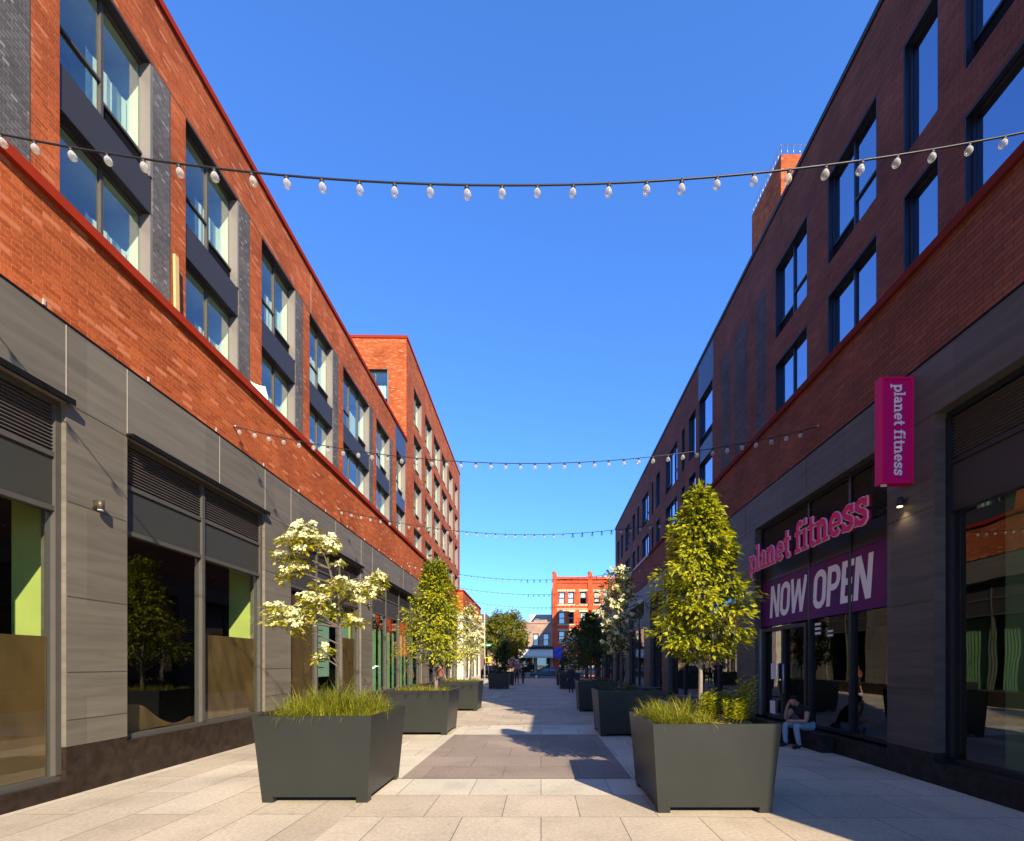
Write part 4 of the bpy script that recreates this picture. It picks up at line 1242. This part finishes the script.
# street tree at the far end of the walkway, and more across the road
def street_tree(label, x, y, z0, z1, rad, n, nl, size, mats, group='street trees by the cross street'):
    o = thing('street_tree', label, 'tree', (x, y, 0), 0, group)
    b = MB(); h = z1
    b.tube([(0, 0, 0), (.05, 0, z0), (.0, .05, z0 + (z1 - z0) * .6)], [.2, .15, .06], 8)
    Lv = Leaves()
    for k in range(n):
        q = rv().normalized() * random.uniform(.45, 1.0) ** .5
        c = Vector((q.x * rad, q.y * rad, (z0 + z1) / 2 + q.z * (z1 - z0) / 2))
        b.tube([(0, 0, z0 + .2), c * .5 + Vector((0, 0, z0 * .5)), c], [.07, .04, .01], 4, cap=False)
        spray(Lv, c, Vector((q.x, q.y, 0)) + Vector((.01, 0, 0)), nl, rad * .27, size, flat=.7, droop=.2)
    b.build('trunk', M['bark_dark'], o); Lv.build('foliage', mats, o)
    return o


street_tree('broad yellow green street tree at the far end, left of the pale brick shop', -3.9, 52.2, 1.9, 7.5, 2.3, 190, 44, .30, [M['leaf_street']])
street_tree('dark green street tree at the far end, right of the walkway', 4.9, 51.6, 1.8, 6.6, 2.1, 110, 30, .26, [M['leaf_deep']])
street_tree('dark street tree just beyond the end of the shaded right building', 7.4, 53.0, 1.8, 8.0, 2.2, 110, 30, .26, [M['leaf_deep']])
street_tree('green street tree across the road, behind the silver car', 9.5, 63.0, 2.2, 6.5, 2.0, 60, 22, .26, [M['leaf_deep']])


def grass(label, x, y, n, mat, lmin=.16, lmax=.42, xr=(-.6, .6), wd=.0075, tufts=22, overhang=True):
    vs, fs = [], []
    tc_ = [(random.uniform(*xr), random.uniform(-.56, .56), random.uniform(lmin, lmax)) for _ in range(tufts)]
    for i in range(n):
        cx, cy, ln = tc_[i % tufts]; ln *= 1.2 - .6 * max(abs(cx), abs(cy)) / .62
        px_, py_ = cx + random.gauss(0, .05), cy + random.gauss(0, .05)
        px_ = max(-.63, min(.63, px_)); py_ = max(-.63, min(.63, py_))
        az = random.uniform(0, 2 * math.pi); l = ln * random.uniform(.6, 1.2); bend = random.uniform(.5, 2.0)
        d = Vector((math.cos(az), math.sin(az), 0)); sd_ = Vector((-d.y, d.x, 0)); w = wd * random.uniform(.7, 1.3)
        p = Vector((px_, py_, .94)); b0 = len(vs); seg = 4
        ang = random.uniform(.08, .85)
        for k in range(seg + 1):
            ww = w * (1 - k / seg) ** .7
            vs.append(tuple(p - sd_ * ww / 2)); vs.append(tuple(p + sd_ * ww / 2))
            p = p + (d * math.sin(ang) + Vector((0, 0, math.cos(ang)))) * l / seg
            ang += bend / seg * 1.3
        for k in range(seg):
            fs.append((b0 + 2 * k, b0 + 2 * k + 1, b0 + 2 * k + 3, b0 + 2 * k + 2))
    me = bpy.data.meshes.new('ornamental_grass'); me.from_pydata(vs, [], fs); me.materials.append(mat); me.update()
    o = link(bpy.data.objects.new('ornamental_grass', me)); o.location = (x, y, .0)
    tag(o, label, 'grass', None, 'stuff')
    return o


grass('arching yellow green grass filling the front left planter', -2.60, 6.12, 6500, M['grass'], .2, .62, tufts=64)
grass('short golden green grass on the left half of the front right planter', 1.86, 5.74, 3800, M['grass'], .2, .56, xr=(-.64, -.04), tufts=34).location.z = -.043
grass('yellow green grass in the second planter on the left', -2.72, 11.35, 1000, M['grass'], .12, .36, tufts=30, wd=.014)
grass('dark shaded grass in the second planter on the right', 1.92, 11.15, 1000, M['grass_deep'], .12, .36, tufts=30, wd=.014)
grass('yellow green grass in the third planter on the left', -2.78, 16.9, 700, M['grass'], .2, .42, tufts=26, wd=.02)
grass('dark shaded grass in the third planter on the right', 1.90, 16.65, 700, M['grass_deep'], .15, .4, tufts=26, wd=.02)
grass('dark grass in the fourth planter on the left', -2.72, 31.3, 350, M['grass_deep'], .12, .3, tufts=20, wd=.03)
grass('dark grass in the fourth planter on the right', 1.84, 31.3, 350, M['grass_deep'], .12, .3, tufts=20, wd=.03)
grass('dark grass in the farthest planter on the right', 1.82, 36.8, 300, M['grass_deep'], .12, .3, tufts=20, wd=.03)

# upright leafy perennials in the right half of the front right planter
for k, (dx, dy, hgt, lb) in enumerate(((.12, -.05, .34, 'slender leafy perennial just right of the hornbeam trunk'), (.30, .2, .36, 'leafy perennial in the middle of the right planter row of stems'),
                                      (.40, -.25, .26, 'short leafy perennial near the front edge of the right planter'), (.53, -.1, .52, 'tallest leafy perennial at the right end of the front right planter'),
                                      (.50, .35, .34, 'leafy perennial at the back right corner of the front right planter'))):
    o = thing('leafy_perennial', lb, 'plant', (1.86 + dx, 5.74 + dy, .93), 0, 'leafy perennials in the front right planter')
    b = MB(); Lv = Leaves()
    for j in range(11):
        a = random.uniform(0, 6.28); sp_ = random.uniform(.02, .09); h = hgt * random.uniform(.6, 1.05)
        base = Vector((random.gauss(0, .05), random.gauss(0, .05), 0)); tip = base + Vector((math.cos(a) * sp_, math.sin(a) * sp_, h))
        b.tube([base, (base + tip) / 2 + Vector((.01, 0, 0)), tip], [.006, .005, .003], 5, cap=False)
        for q in range(22):
            t = .15 + .85 * q / 21; p = base + (tip - base) * t; az = q * 2.4
            Lv.leaf(p, Vector((math.cos(az), math.sin(az), .45)), Vector((0, 0, 1)) + rv() * .2, .085 * random.uniform(.7, 1.1), .028)
    b.build('stem', M['leaf_mid'], o); Lv.build('foliage', [M['leaf_lime']], o)

# ------------------------------------------------------------------ people
def body(name, label, loc, rz, J, E, group=None, hair=None, sub=2):
    """J: joint -> (x,y,z,r)   E: (a, b, material)"""
    names = list(J); idx = {n_: i for i, n_ in enumerate(names)}
    me = bpy.data.meshes.new('skeleton'); me.from_pydata([J[n_][:3] for n_ in names], [(idx[a], idx[c]) for a, c, m in E], [])
    o = bpy.data.objects.new('skeleton', me); COL.objects.link(o)
    md = o.modifiers.new('skin', 'SKIN'); md.use_smooth_shade = True
    sv = me.skin_vertices[0].data
    for n_, i in idx.items():
        sv[i].radius = (J[n_][3], J[n_][4] if len(J[n_]) > 4 else J[n_][3]); sv[i].use_root = (n_ == 'pelvis')
    ss = o.modifiers.new('sub', 'SUBSURF'); ss.levels = sub; ss.render_levels = sub
    dg = bpy.context.evaluated_depsgraph_get(); dg.update()
    m2 = bpy.data.meshes.new_from_object(o.evaluated_get(dg))
    bpy.data.objects.remove(o)
    mats = []
    for a, c, m in E:
        if m not in mats: mats.append(m)
    m2.materials.clear()
    for m in mats: m2.materials.append(M[m])
    segs_ = [(Vector(J[a][:3]), Vector(J[c][:3]), mats.index(m), (J[a][3] + J[c][3]) / 2) for a, c, m in E]
    for p in m2.polygons:
        q = p.center; best = None
        for a, c, mi, r_ in segs_:
            ab = c - a; t = max(0, min(1, (q - a).dot(ab) / max(1e-9, ab.length_squared)))
            dd = (q - (a + ab * t)).length - r_ * .6
            if best is None or dd < best[0]: best = (dd, mi)
        p.material_index = best[1]; p.use_smooth = True
    po_ = bpy.data.objects.new('person', m2); po_.location = loc; po_.rotation_euler = (0, 0, rz); link(po_)
    tag(po_, label, 'person', group)
    if hair:
        hx, hy, hz, hr, hm = hair
        b = MB(); n = 12; rows = 6
        for i in range(rows):
            for k in range(n):
                def pt(ii, kk):
                    th = ii / rows * 1.75; ph = kk / n * 2 * math.pi
                    cut = 1.0 if math.sin(ph) < .25 else 1.0
                    th = min(th, 1.05 if math.sin(ph) > .45 else 1.75)
                    return (hx + hr * math.sin(th) * math.cos(ph), hy + hr * 1.12 * math.sin(th) * math.sin(ph), hz + hr * 1.12 * math.cos(th))
                b.face([pt(i, k), pt(i, k + 1), pt(i + 1, k + 1), pt(i + 1, k)], smooth=True)
        b.build('hair', M[hm], po_)
    return po_


def standing(name, label, loc, rz, top, legs, shoes, H=1.5, stride=.16, sleeve=True, shorts=False, carry=False, group=None):
    k = H / 1.75
    J = {'pelvis': (0, 0, .95, .125, .10), 'waist': (0, 0, 1.10, .12, .095), 'chest': (0, .01, 1.32, .155, .105), 'neckb': (0, 0, 1.47, .07), 'neck': (0, .015, 1.53, .05), 'head': (0, .03, 1.63, .085), 'crown': (0, .02, 1.70, .07), 'nose': (0, .115, 1.62, .014)}
    E = [('pelvis', 'waist', top), ('waist', 'chest', top), ('chest', 'neckb', top), ('neckb', 'neck', 'skin'), ('neck', 'head', 'skin'), ('head', 'crown', 'skin'), ('head', 'nose', 'skin')]
    for sx, n_, sw in ((-1, 'l', 1), (1, 'r', -1)):
        J['hip' + n_] = (sx * .09, 0, .90, .095); J['knee' + n_] = (sx * .095, sw * stride * .6 + .03, .50, .062); J['ankle' + n_] = (sx * .095, sw * stride * 1.2 - (.04 if sw < 0 else 0), .10, .042)
        J['heel' + n_] = (sx * .095, sw * stride * 1.2 - .05, .045, .042); J['toe' + n_] = (sx * .10, sw * stride * 1.2 + .15, .035, .034)
        J['sh' + n_] = (sx * .19, 0, 1.43, .062); J['el' + n_] = (sx * .245, -sw * .09, 1.16, .043); J['wr' + n_] = (sx * .25, -sw * .10 + .10, .93, .03); J['ha' + n_] = (sx * .245, -sw * .10 + .14, .85, .032)
        E += [('pelvis', 'hip' + n_, legs), ('hip' + n_, 'knee' + n_, legs), ('knee' + n_, 'ankle' + n_, 'skin' if shorts else legs), ('ankle' + n_, 'heel' + n_, shoes), ('heel' + n_, 'toe' + n_, shoes),
              ('chest', 'sh' + n_, top), ('sh' + n_, 'el' + n_, top), ('el' + n_, 'wr' + n_, top if sleeve else 'skin'), ('wr' + n_, 'ha' + n_, 'skin')]
        for f in range(4):
            J[f'f{f}' + n_] = (sx * .235, -sw * .10 + .13 + .016 * f, .77 + .006 * abs(f - 1.5), .009); E.append(('ha' + n_, f'f{f}' + n_, 'skin'))
        J['th' + n_] = (sx * .225, -sw * .10 + .19, .82, .010); E.append(('ha' + n_, 'th' + n_, 'skin'))
    J = {a: tuple(q * k for q in v) for a, v in J.items()}
    return body(name, label, loc, rz, J, E, group, hair=(0, .015 * k, 1.645 * k, .105 * k, 'hair'))


standing('person', 'person in a dark red jacket walking away on the left of the far pair', (-1.95, 38.8, .004), R(10), 'cloth_red', 'cloth_dark', 'shoe', 1.55, group='people walking in the distance')
standing('person', 'person in black clothes walking away on the right of the far pair', (-1.45, 38.8, .004), R(-8), 'tee_black', 'cloth_dark', 'shoe', 1.55, group='people walking in the distance')
standing('person', 'person in a long navy coat walking beside the fourth right planter', (1.66, 26.6, .004), R(180), 'coat_navy', 'coat_navy', 'shoe', 1.5, stride=.1, group='people walking in the distance')
standing('person', 'person in a brown red shirt and dark shorts by the left shopfronts', (-5.35, 25.5, .004), R(-40), 'cloth_brown', 'cloth_dark', 'shoe_white', 1.6, sleeve=False, shorts=True, group='people walking in the distance')

# the seated man by the gym front (local frame: faces +y ; placed facing the street)
k = .95
J = {'pelvis': (0, 0, .42, .115, .105), 'waist': (0, .03, .55, .112, .10), 'chest': (0, .16, .72, .145, .10), 'neckb': (0, .24, .83, .07), 'neck': (0, .285, .87, .05), 'head': (0, .34, .925, .082), 'crown': (0, .335, .99, .068), 'chin': (0, .40, .875, .038), 'nose': (0, .432, .925, .013)}
E = [('pelvis', 'waist', 'tee_black'), ('waist', 'chest', 'tee_black'), ('chest', 'neckb', 'tee_black'), ('neckb', 'neck', 'skin'), ('neck', 'head', 'skin'), ('head', 'crown', 'skin'), ('head', 'chin', 'skin'), ('head', 'nose', 'skin')]
for sx, n_ in ((-1, 'l'), (1, 'r')):
    kx = sx * .15
    J['hip' + n_] = (sx * .085, .03, .41, .095); J['knee' + n_] = (kx, .43, .46, .066); J['ankle' + n_] = (kx, .36 + (.06 if sx > 0 else 0), .10, .046)
    J['heel' + n_] = (kx, .32 + (.06 if sx > 0 else 0), .045, .042); J['toe' + n_] = (kx * 1.05, .52 + (.06 if sx > 0 else 0), .035, .036)
    E += [('pelvis', 'hip' + n_, 'denim'), ('hip' + n_, 'knee' + n_, 'denim'), ('knee' + n_, 'ankle' + n_, 'denim'), ('ankle' + n_, 'heel' + n_, 'shoe'), ('heel' + n_, 'toe' + n_, 'shoe')]
    J['sh' + n_] = (sx * .185, .19, .785, .062)
# right arm: elbow on the knee, hand to the forehead ; left arm: forearm lying across the thigh
J.update({'elr': (.17, .41, .56, .042), 'wrr': (.08, .44, .80, .03), 'har': (.045, .435, .875, .03), 'ell': (-.24, .27, .55, .044), 'wrl': (-.10, .43, .545, .031), 'hal': (-.02, .475, .54, .032)})
E += [('chest', 'shr', 'tee_black'), ('shr', 'elr', 'skin'), ('elr', 'wrr', 'skin'), ('wrr', 'har', 'skin'), ('chest', 'shl', 'tee_black'), ('shl', 'ell', 'skin'), ('ell', 'wrl', 'skin'), ('wrl', 'hal', 'skin')]
for f in range(4):
    J[f'fr{f}'] = (.03 + .008 * f, .43 - .018 * f, .945 + .006 * (f % 2), .0085); E.append(('har', f'fr{f}', 'skin'))
    J[f'fl{f}'] = (.05 - .006 * f, .50 - .018 * f + .01, .525 - .008 * f, .0085); E.append(('hal', f'fl{f}', 'skin'))
J['tr'] = (.065, .40, .90, .010); E.append(('har', 'tr', 'skin')); J['tl'] = (.0, .50, .575, .010); E.append(('hal', 'tl', 'skin'))
J = {a: tuple(q * k for q in v) for a, v in J.items()}
man = body('person', 'seated man in black t shirt and light blue jeans, hand to forehead', (5.16, 9.25, .004), R(90 + 12), J, E, hair=(0, .33 * k, .945 * k, .098 * k, 'hair'))
# sill the man sits on
sl = thing('stone_ledge', 'low black stone ledge along the foot of the gym shopfront', 'ledge', (AR, 0, 0), BR)
b = MB(); b.box(-.22, -.004, 8.6, 9.75, .006, .33); b.build('ledge_block', M['plinth_right'], sl)
bg_ = thing('backpack', 'dark backpack on the paving beside the seated man', 'bag', (4.92, 9.72, .006), R(20))
b = MB(); b.lathe([(0, 0), (.15, .0), (.17, .08), (.16, .28), (.11, .40), (0, .43)], 12); b.build('bag_body', M['tee_black'], bg_)
b = MB(); b.tube([(-.05, -.1, .38), (-.05, -.17, .3), (-.05, -.18, .12)], .014, 6); b.tube([(.05, -.1, .38), (.05, -.17, .3), (.05, -.18, .12)], .014, 6); b.build('strap', M['cloth_dark'], bg_)

# ------------------------------------------------------------------ cars on the cross street
def car(label, x, y, paint, group='cars on the cross street', flip=1, suv=False):
    o = thing('parked_car', label, 'car', (x, y, -.115), 0 if flip > 0 else math.pi, group)
    o.scale = (.92, .92, .92)
    hh = 1.62 if suv else 1.42
    low = [(-2.2, .35), (-2.25, .62), (-2.1, .82), (-1.2, .92), (1.35, .95), (2.1, .90), (2.22, .65), (2.2, .35)]
    b = MB(); w = .88
    def prof(poly, w0, w1, zmid, name, m, parent):
        b = MB(); n = len(poly)
        Lf = [(p[0], -(w0 if p[1] < zmid else w1), p[1]) for p in poly]; Rt = [(p[0], (w0 if p[1] < zmid else w1), p[1]) for p in poly]
        b.face(Lf); b.face(Rt[::-1])
        for i in range(n):
            j = (i + 1) % n; b.face([Lf[i], Rt[i], Rt[j], Lf[j]])
        return b.build(name, m, parent)
    body_ = prof(low, .9, .86, .7, 'body', paint, o)
    top = [(-1.15, .91), (-.45, hh - .03), (.1, hh), (.95, hh - .02), (1.75 if suv else 1.65, .93)]
    prof(top, .82, .66, 1.1, 'cabin', paint, o)
    for sy in (-1, 1):
        for q in ([(-.88, .96), (-.40, hh - .12), (.12, hh - .10), (.12, .97)], [(.2, .97), (.2, hh - .10), (.85, hh - .12), (1.3, .98)]):
            b = MB()
            yy = lambda z: sy * (.835 - (.17) * (z - .91) / (hh - .91))
            b.face([(p[0], yy(p[1]), p[1]) for p in q]); b.build('side_window', M['car_glass'], o)
        b = MB(); b.box(-2.24, -2.05, sy * .55, sy * .86, .62, .76); b.build('headlight', M['lamp_glass'], o)
        b = MB(); b.box(2.08, 2.23, sy * .55, sy * .86, .66, .8); b.build('tail_light', M['sign_red'], o)
        for xx in (-1.38, 1.36):
            b = MB(); b.tube([(xx, sy * .70, .32), (xx, sy * .915, .32)], .32, 20); wh = b.build('wheel', M['tyre'], o)
            b = MB(); b.tube([(xx, sy * .90, .32), (xx, sy * .925, .32)], .21, 16); b.build('rim', M['steel'], wh)
    for q in ([(-1.12, .95), (-.50, hh - .08)], [(1.62, .97), (1.0, hh - .08)]):
        b = MB(); (x0, z0), (x1, z1) = q
        sgn = -1 if x0 < 0 else 1
        b.face([(x0 + sgn * .02, -.74, z0), (x0 + sgn * .02, .74, z0), (x1 + sgn * .02, .60, z1), (x1 + sgn * .02, -.60, z1)]); b.build('windscreen' if sgn < 0 else 'rear_window', M['car_glass'], o)
    return o


car('blue grey sedan crossing the far end of the walkway', .75, 55.0, M['car_grey'])
car('silver wagon parked across the road behind the right hand trees', 6.3, 60.6, M['car_silver'], suv=True)
car('dark wagon parked across the road left of the sedan', -6.5, 60.6, M['car_grey'], suv=True)

# ------------------------------------------------------------------ buildings across the street
def facade_building(name, label, x0, x1, y, depth, h, wallm, wins, win_frame, extra=None, side=None):
    o = thing(name, label, 'building', (0, y, 0))
    b = MB()
    xs = sorted({x0, x1, *[q for w in wins for q in w[:2]]}); zs = sorted({0, h, *[q for w in wins for q in w[2:4]]})
    for i in range(len(xs) - 1):
        for j in range(len(zs) - 1):
            cx, cz = (xs[i] + xs[i + 1]) / 2, (zs[j] + zs[j + 1]) / 2
            if any(w[0] < cx < w[1] and w[2] < cz < w[3] for w in wins): continue
            b.box(xs[i], xs[i + 1], 0, .3, zs[j], zs[j + 1])
    b.box(x0, x0 + .3, .3, depth, 0, h, 1); b.box(x1 - .3, x1, .3, depth, 0, h, 1); b.box(x0 + .3, x1 - .3, depth - .3, depth, 0, h, 1); b.box(x0 + .3, x1 - .3, .3, depth - .3, h - .6, h - .5, 2)
    b.box(x0 + .3, x1 - .3, 1.2, 1.3, 0, h - .6, 3)
    b.build('facade', [wallm, side or wallm, M['roofing'], M['room_dark']], o)
    for w in wins:
        f = MB(); t = .09
        f.box(w[0], w[1], .10, .2, w[2], w[2] + t); f.box(w[0], w[1], .10, .2, w[3] - t, w[3]); f.box(w[0], w[0] + t, .10, .2, w[2] + t, w[3] - t); f.box(w[1] - t, w[1], .10, .2, w[2] + t, w[3] - t)
        zm_ = (w[2] + w[3]) / 2; f.box(w[0] + t, w[1] - t, .11, .19, zm_ - .04, zm_ + .04)
        wo = f.build('window', win_frame, o)
        g = MB(); g.face([(w[0] + t, .15, w[2] + t), (w[1] - t, .15, w[2] + t), (w[1] - t, .15, w[3] - t), (w[0] + t, .15, w[3] - t)]); g.build('pane', M['glass_up'], wo)
        if len(w) > 4 and w[4]:
            c = MB(); zc_ = w[2] + (w[3] - w[2]) * w[4]
            c.face([(w[0] + t, .24, zc_), (w[1] - t, .24, zc_), (w[1] - t, .24, w[3] - t), (w[0] + t, .24, w[3] - t)]); c.build('blind', M['paper'], wo)
    return o


YB = 64.0
bx = lambda p: (p - VX) / F * YB
bz = lambda p: EYE + (VY - p) / F * YB
wins = []
for (p0, p1, q0, q1, bl) in ((558.6, 565, 591.6, 604, .05), (567.7, 574, 591.6, 604, .1), (580, 586.7, 591.6, 604, .5), (594, 600, 591.6, 604, .2), (603, 609, 591.6, 604, .4),
                             (558.6, 565, 612, 624, .05), (567.7, 574, 612, 624, 0), (580, 586.7, 612, 624, .3), (594, 600, 612, 624, .3), (603, 609, 612, 624, .2),
                             (558.6, 565, 631, 642, .3), (567.7, 574, 631, 642, .3), (580, 586.7, 631, 642, 0), (594, 600, 631, 642, .3), (603, 609, 631, 642, .2)):
    wins.append((bx(p0), bx(p1), bz(q1), bz(q0), bl))
wins.append((2.4, 6.2, .4, 2.6, 0)); wins.append((7.0, 11.2, .4, 2.6, 0))
RBd = facade_building('brick_building', 'bright red brick corner building of four storeys across the far street', bx(553.3), 13.5, YB, 12, bz(579.5), M['brick_red'], wins, M['frame_dark'], side=M['dark_brick_side'])
b = MB(); b.box(bx(552.9), 13.6, -.22, .3, bz(579.5), bz(577)); b.box(bx(553), 13.55, -.12, -.001, bz(583), bz(582)); b.build('cornice', M['brick_red'], RBd)
for p in (554.5, 590):
    b = MB(); x = bx(p); b.box(x - .28, x + .28, -.14, -.002, 3.2, bz(577)); b.box(x - .3, x + .3, -.24, .2, bz(577) + .001, bz(574.5)); b.lathe([(.25, 0), (.32, .2), (.15, .45), (0, .5)], 10, c=(x, 0, bz(574.5))); b.build('pilaster', M['brick_red'], RBd)
for w in wins[:15]:
    b = MB(); b.box(w[0] - .15, w[1] + .15, -.06, -.001, w[3] + .002, w[3] + .28); b.build('lintel', M['limestone'], RBd)
    b = MB(); b.box(w[0] - .15, w[1] + .15, -.08, -.001, w[2] - .18, w[2] - .002); b.build('sill', M['limestone'], RBd)
for q in (605.5, 609):
    b = MB(); b.box(bx(555.5), bx(588.8), -.05, -.001, bz(q) - .06, bz(q) + .06); b.build('stone_band', M['limestone'], RBd)
b = MB(); x0, x1 = bx(554.2), bx(562)
b.face([(x0, 0, bz(647)), (x1, 0, bz(647)), (x1, -1.1, bz(656)), (x0, -1.1, bz(656))]); b.face([(x0, -1.1, bz(656)), (x1, -1.1, bz(656)), (x1, -1.1, bz(658.5)), (x0, -1.1, bz(658.5))])
b.face([(x0, 0, bz(647)), (x0, -1.1, bz(656)), (x0, 0, bz(656))]); b.face([(x1, 0, bz(647)), (x1, -1.1, bz(656)), (x1, 0, bz(656))]); b.build('awning', M['awning_blue'], RBd)

wins = [(bx(p0), bx(p1), bz(646), bz(633.5), .45) for p0, p1 in ((522.5, 528), (533, 538.6), (543, 549))]
wins += [(-2.9, -.9, .5, 2.5, 0), (-.6, 1.2, .2, 2.5, 0)]
PB = facade_building('brick_building', 'small pinkish brick shop building with a cream awning across the far street', bx(517), bx(553.2), YB - .1, 10, bz(623.5), M['brick_pink'], wins, M['frame_dark'])
b = MB(); b.box(bx(517), bx(553.2), -.1, .3, bz(623.5), bz(622)); b.box(bx(534), bx(547), -.05, .28, bz(622), bz(619.8)); b.box(bx(523), bx(525.5), .5, 1.2, bz(623.5), bz(618.5)); b.build('parapet', M['brick_pink'], PB)
b = MB(); b.box(bx(517.2), bx(553), -.3, -.002, bz(648.5), bz(646.5)); b.build('fascia', M['frame_dark'], PB)
b = MB(); x0, x1 = bx(517.3), bx(552.8); za, zb_ = bz(649), bz(656)
b.face([(x0, -.05, za), (x1, -.05, za), (x1, -1.2, zb_), (x0, -1.2, zb_)]); b.face([(x0, -1.2, zb_), (x1, -1.2, zb_), (x1, -1.2, zb_ - .25), (x0, -1.2, zb_ - .25)])
b.face([(x0, -.05, za), (x0, -1.2, zb_), (x0, -.05, zb_)]); b.face([(x1, -.05, za), (x1, -1.2, zb_), (x1, -.05, zb_)]); b.build('awning', M['awning_cream'], PB)

facade_building('rendered_building', 'beige rendered building showing above the pinkish brick shop', (530 - VX) / F * 78, (556 - VX) / F * 78, 78, 8, EYE + (VY - 614.5) / F * 78, M['beige'], [(-1.0, -.2, 8.0, 9.2, .3)], M['frame_dark'])
facade_building('brick_building', 'dark flat roofed building behind the far left street tree', -24, -7.4, YB + 1, 10, bz(613), M['dark_brick_side'], [(-10.6, -9.4, 4.5, 6.6, .4), (-13.6, -12.4, 4.5, 6.6, .2), (-16.6, -15.4, 4.5, 6.6, .4)], M['frame_dark'])
facade_building('brick_building', 'low brick building behind the street tree between its neighbours', -7.2, bx(516.6), YB + .5, 10, 5.4, M['brick_pink'], [(-6.4, -5.4, 3.2, 4.7, .3), (-4.8, -3.9, 3.2, 4.7, .3)], M['frame_dark'])
facade_building('brick_building', 'brown building at the far right end of the cross street', 13.8, 34, YB, 10, 10.5, M['brick_pink'], [(16, 17.2, 5, 7, .3), (19, 20.2, 5, 7, .3), (22, 23.2, 5, 7, .3)], M['frame_dark'])

# ------------------------------------------------------------------ street furniture at the far corner
sp_ = thing('sign_post', 'pale street pole with a green street name plate at the far left corner', 'sign post', ((484.5 - VX) / F * 50, 50, .004))
b = MB(); b.tube([(0, 0, 0), (0, 0, 7.0)], [.09, .06], 10); b.tube([(0, 0, 6.9), (.7, -.2, 7.05)], .04, 6); b.build('pole', M['coping_pale'], sp_)
b = MB(); b.box(.08, .75, -.05, -.02, 3.42, 3.72); pl_ = b.build('name_plate', M['sign_green'], sp_)
b = MB(); b.box(.2, .62, -.056, -.052, 3.52, 3.6); b.build('plate_lettering', M['paper'], pl_)
sg = thing('traffic_signal', 'yellow pedestrian signal housing beside the green street sign pole', 'signal', ((488.3 - VX) / F * 49.6, 49.6, .004))
b = MB(); b.box(-.3, .3, -.15, .15, 1.75, 2.3); b.build('housing', M['sign_yellow'], sg)
b = MB(); b.box(-.24, -.02, -.17, -.151, 1.82, 2.22); b.build('lens', M['black'], sg)
b = MB(); b.tube([(-.3, .1, 2.0), (-.36, .32, 2.0)], .03, 6); b.tube([(0, .1, 0), (0, .1, 1.75)], .05, 8); b.build('bracket', M['frame_dark'], sg)
st_ = thing('road_sign', 'faded red octagonal sign on a thin post before the far left corner', 'sign', ((478 - VX) / F * 46.8, 46.8, .004))
b = MB(); b.tube([(0, .03, 0), (0, .03, 2.3)], .03, 8); b.build('post', M['steel'], st_)
b = MB(); b.prism([(.32 * math.cos(R(22.5 + 45 * i)), 1.95 + .32 * math.sin(R(22.5 + 45 * i))) for i in range(8)], lambda a, c, d_: (a, d_, c), -.01, -.03); b.build('sign_plate', M['sign_red'], st_)
b = MB(); b.box(-.2, .2, -.036, -.032, 1.88, 2.02); b.build('sign_lettering', M['paper'], st_)
# cafe tables outside the right building, deep in the shade
for k, (x, y, lb) in enumerate(((4.2, 13.6, 'dark round cafe table nearest the gym on the right pavement'), (4.3, 18.5, 'dark round cafe table farther along the right pavement'))):
    o = thing('cafe_table', lb, 'table', (x, y, .006), 0, 'cafe tables in the shade')
    b = MB(); b.tube([(0, 0, .66), (0, 0, .69)], .38, 20); b.build('tabletop', M['table_metal'], o)
    b = MB(); b.tube([(0, 0, .03), (0, 0, .66)], .03, 8); b.build('pedestal', M['table_metal'], o)
    b = MB(); b.tube([(0, 0, 0), (0, 0, .03)], .24, 16); b.build('foot', M['table_metal'], o)
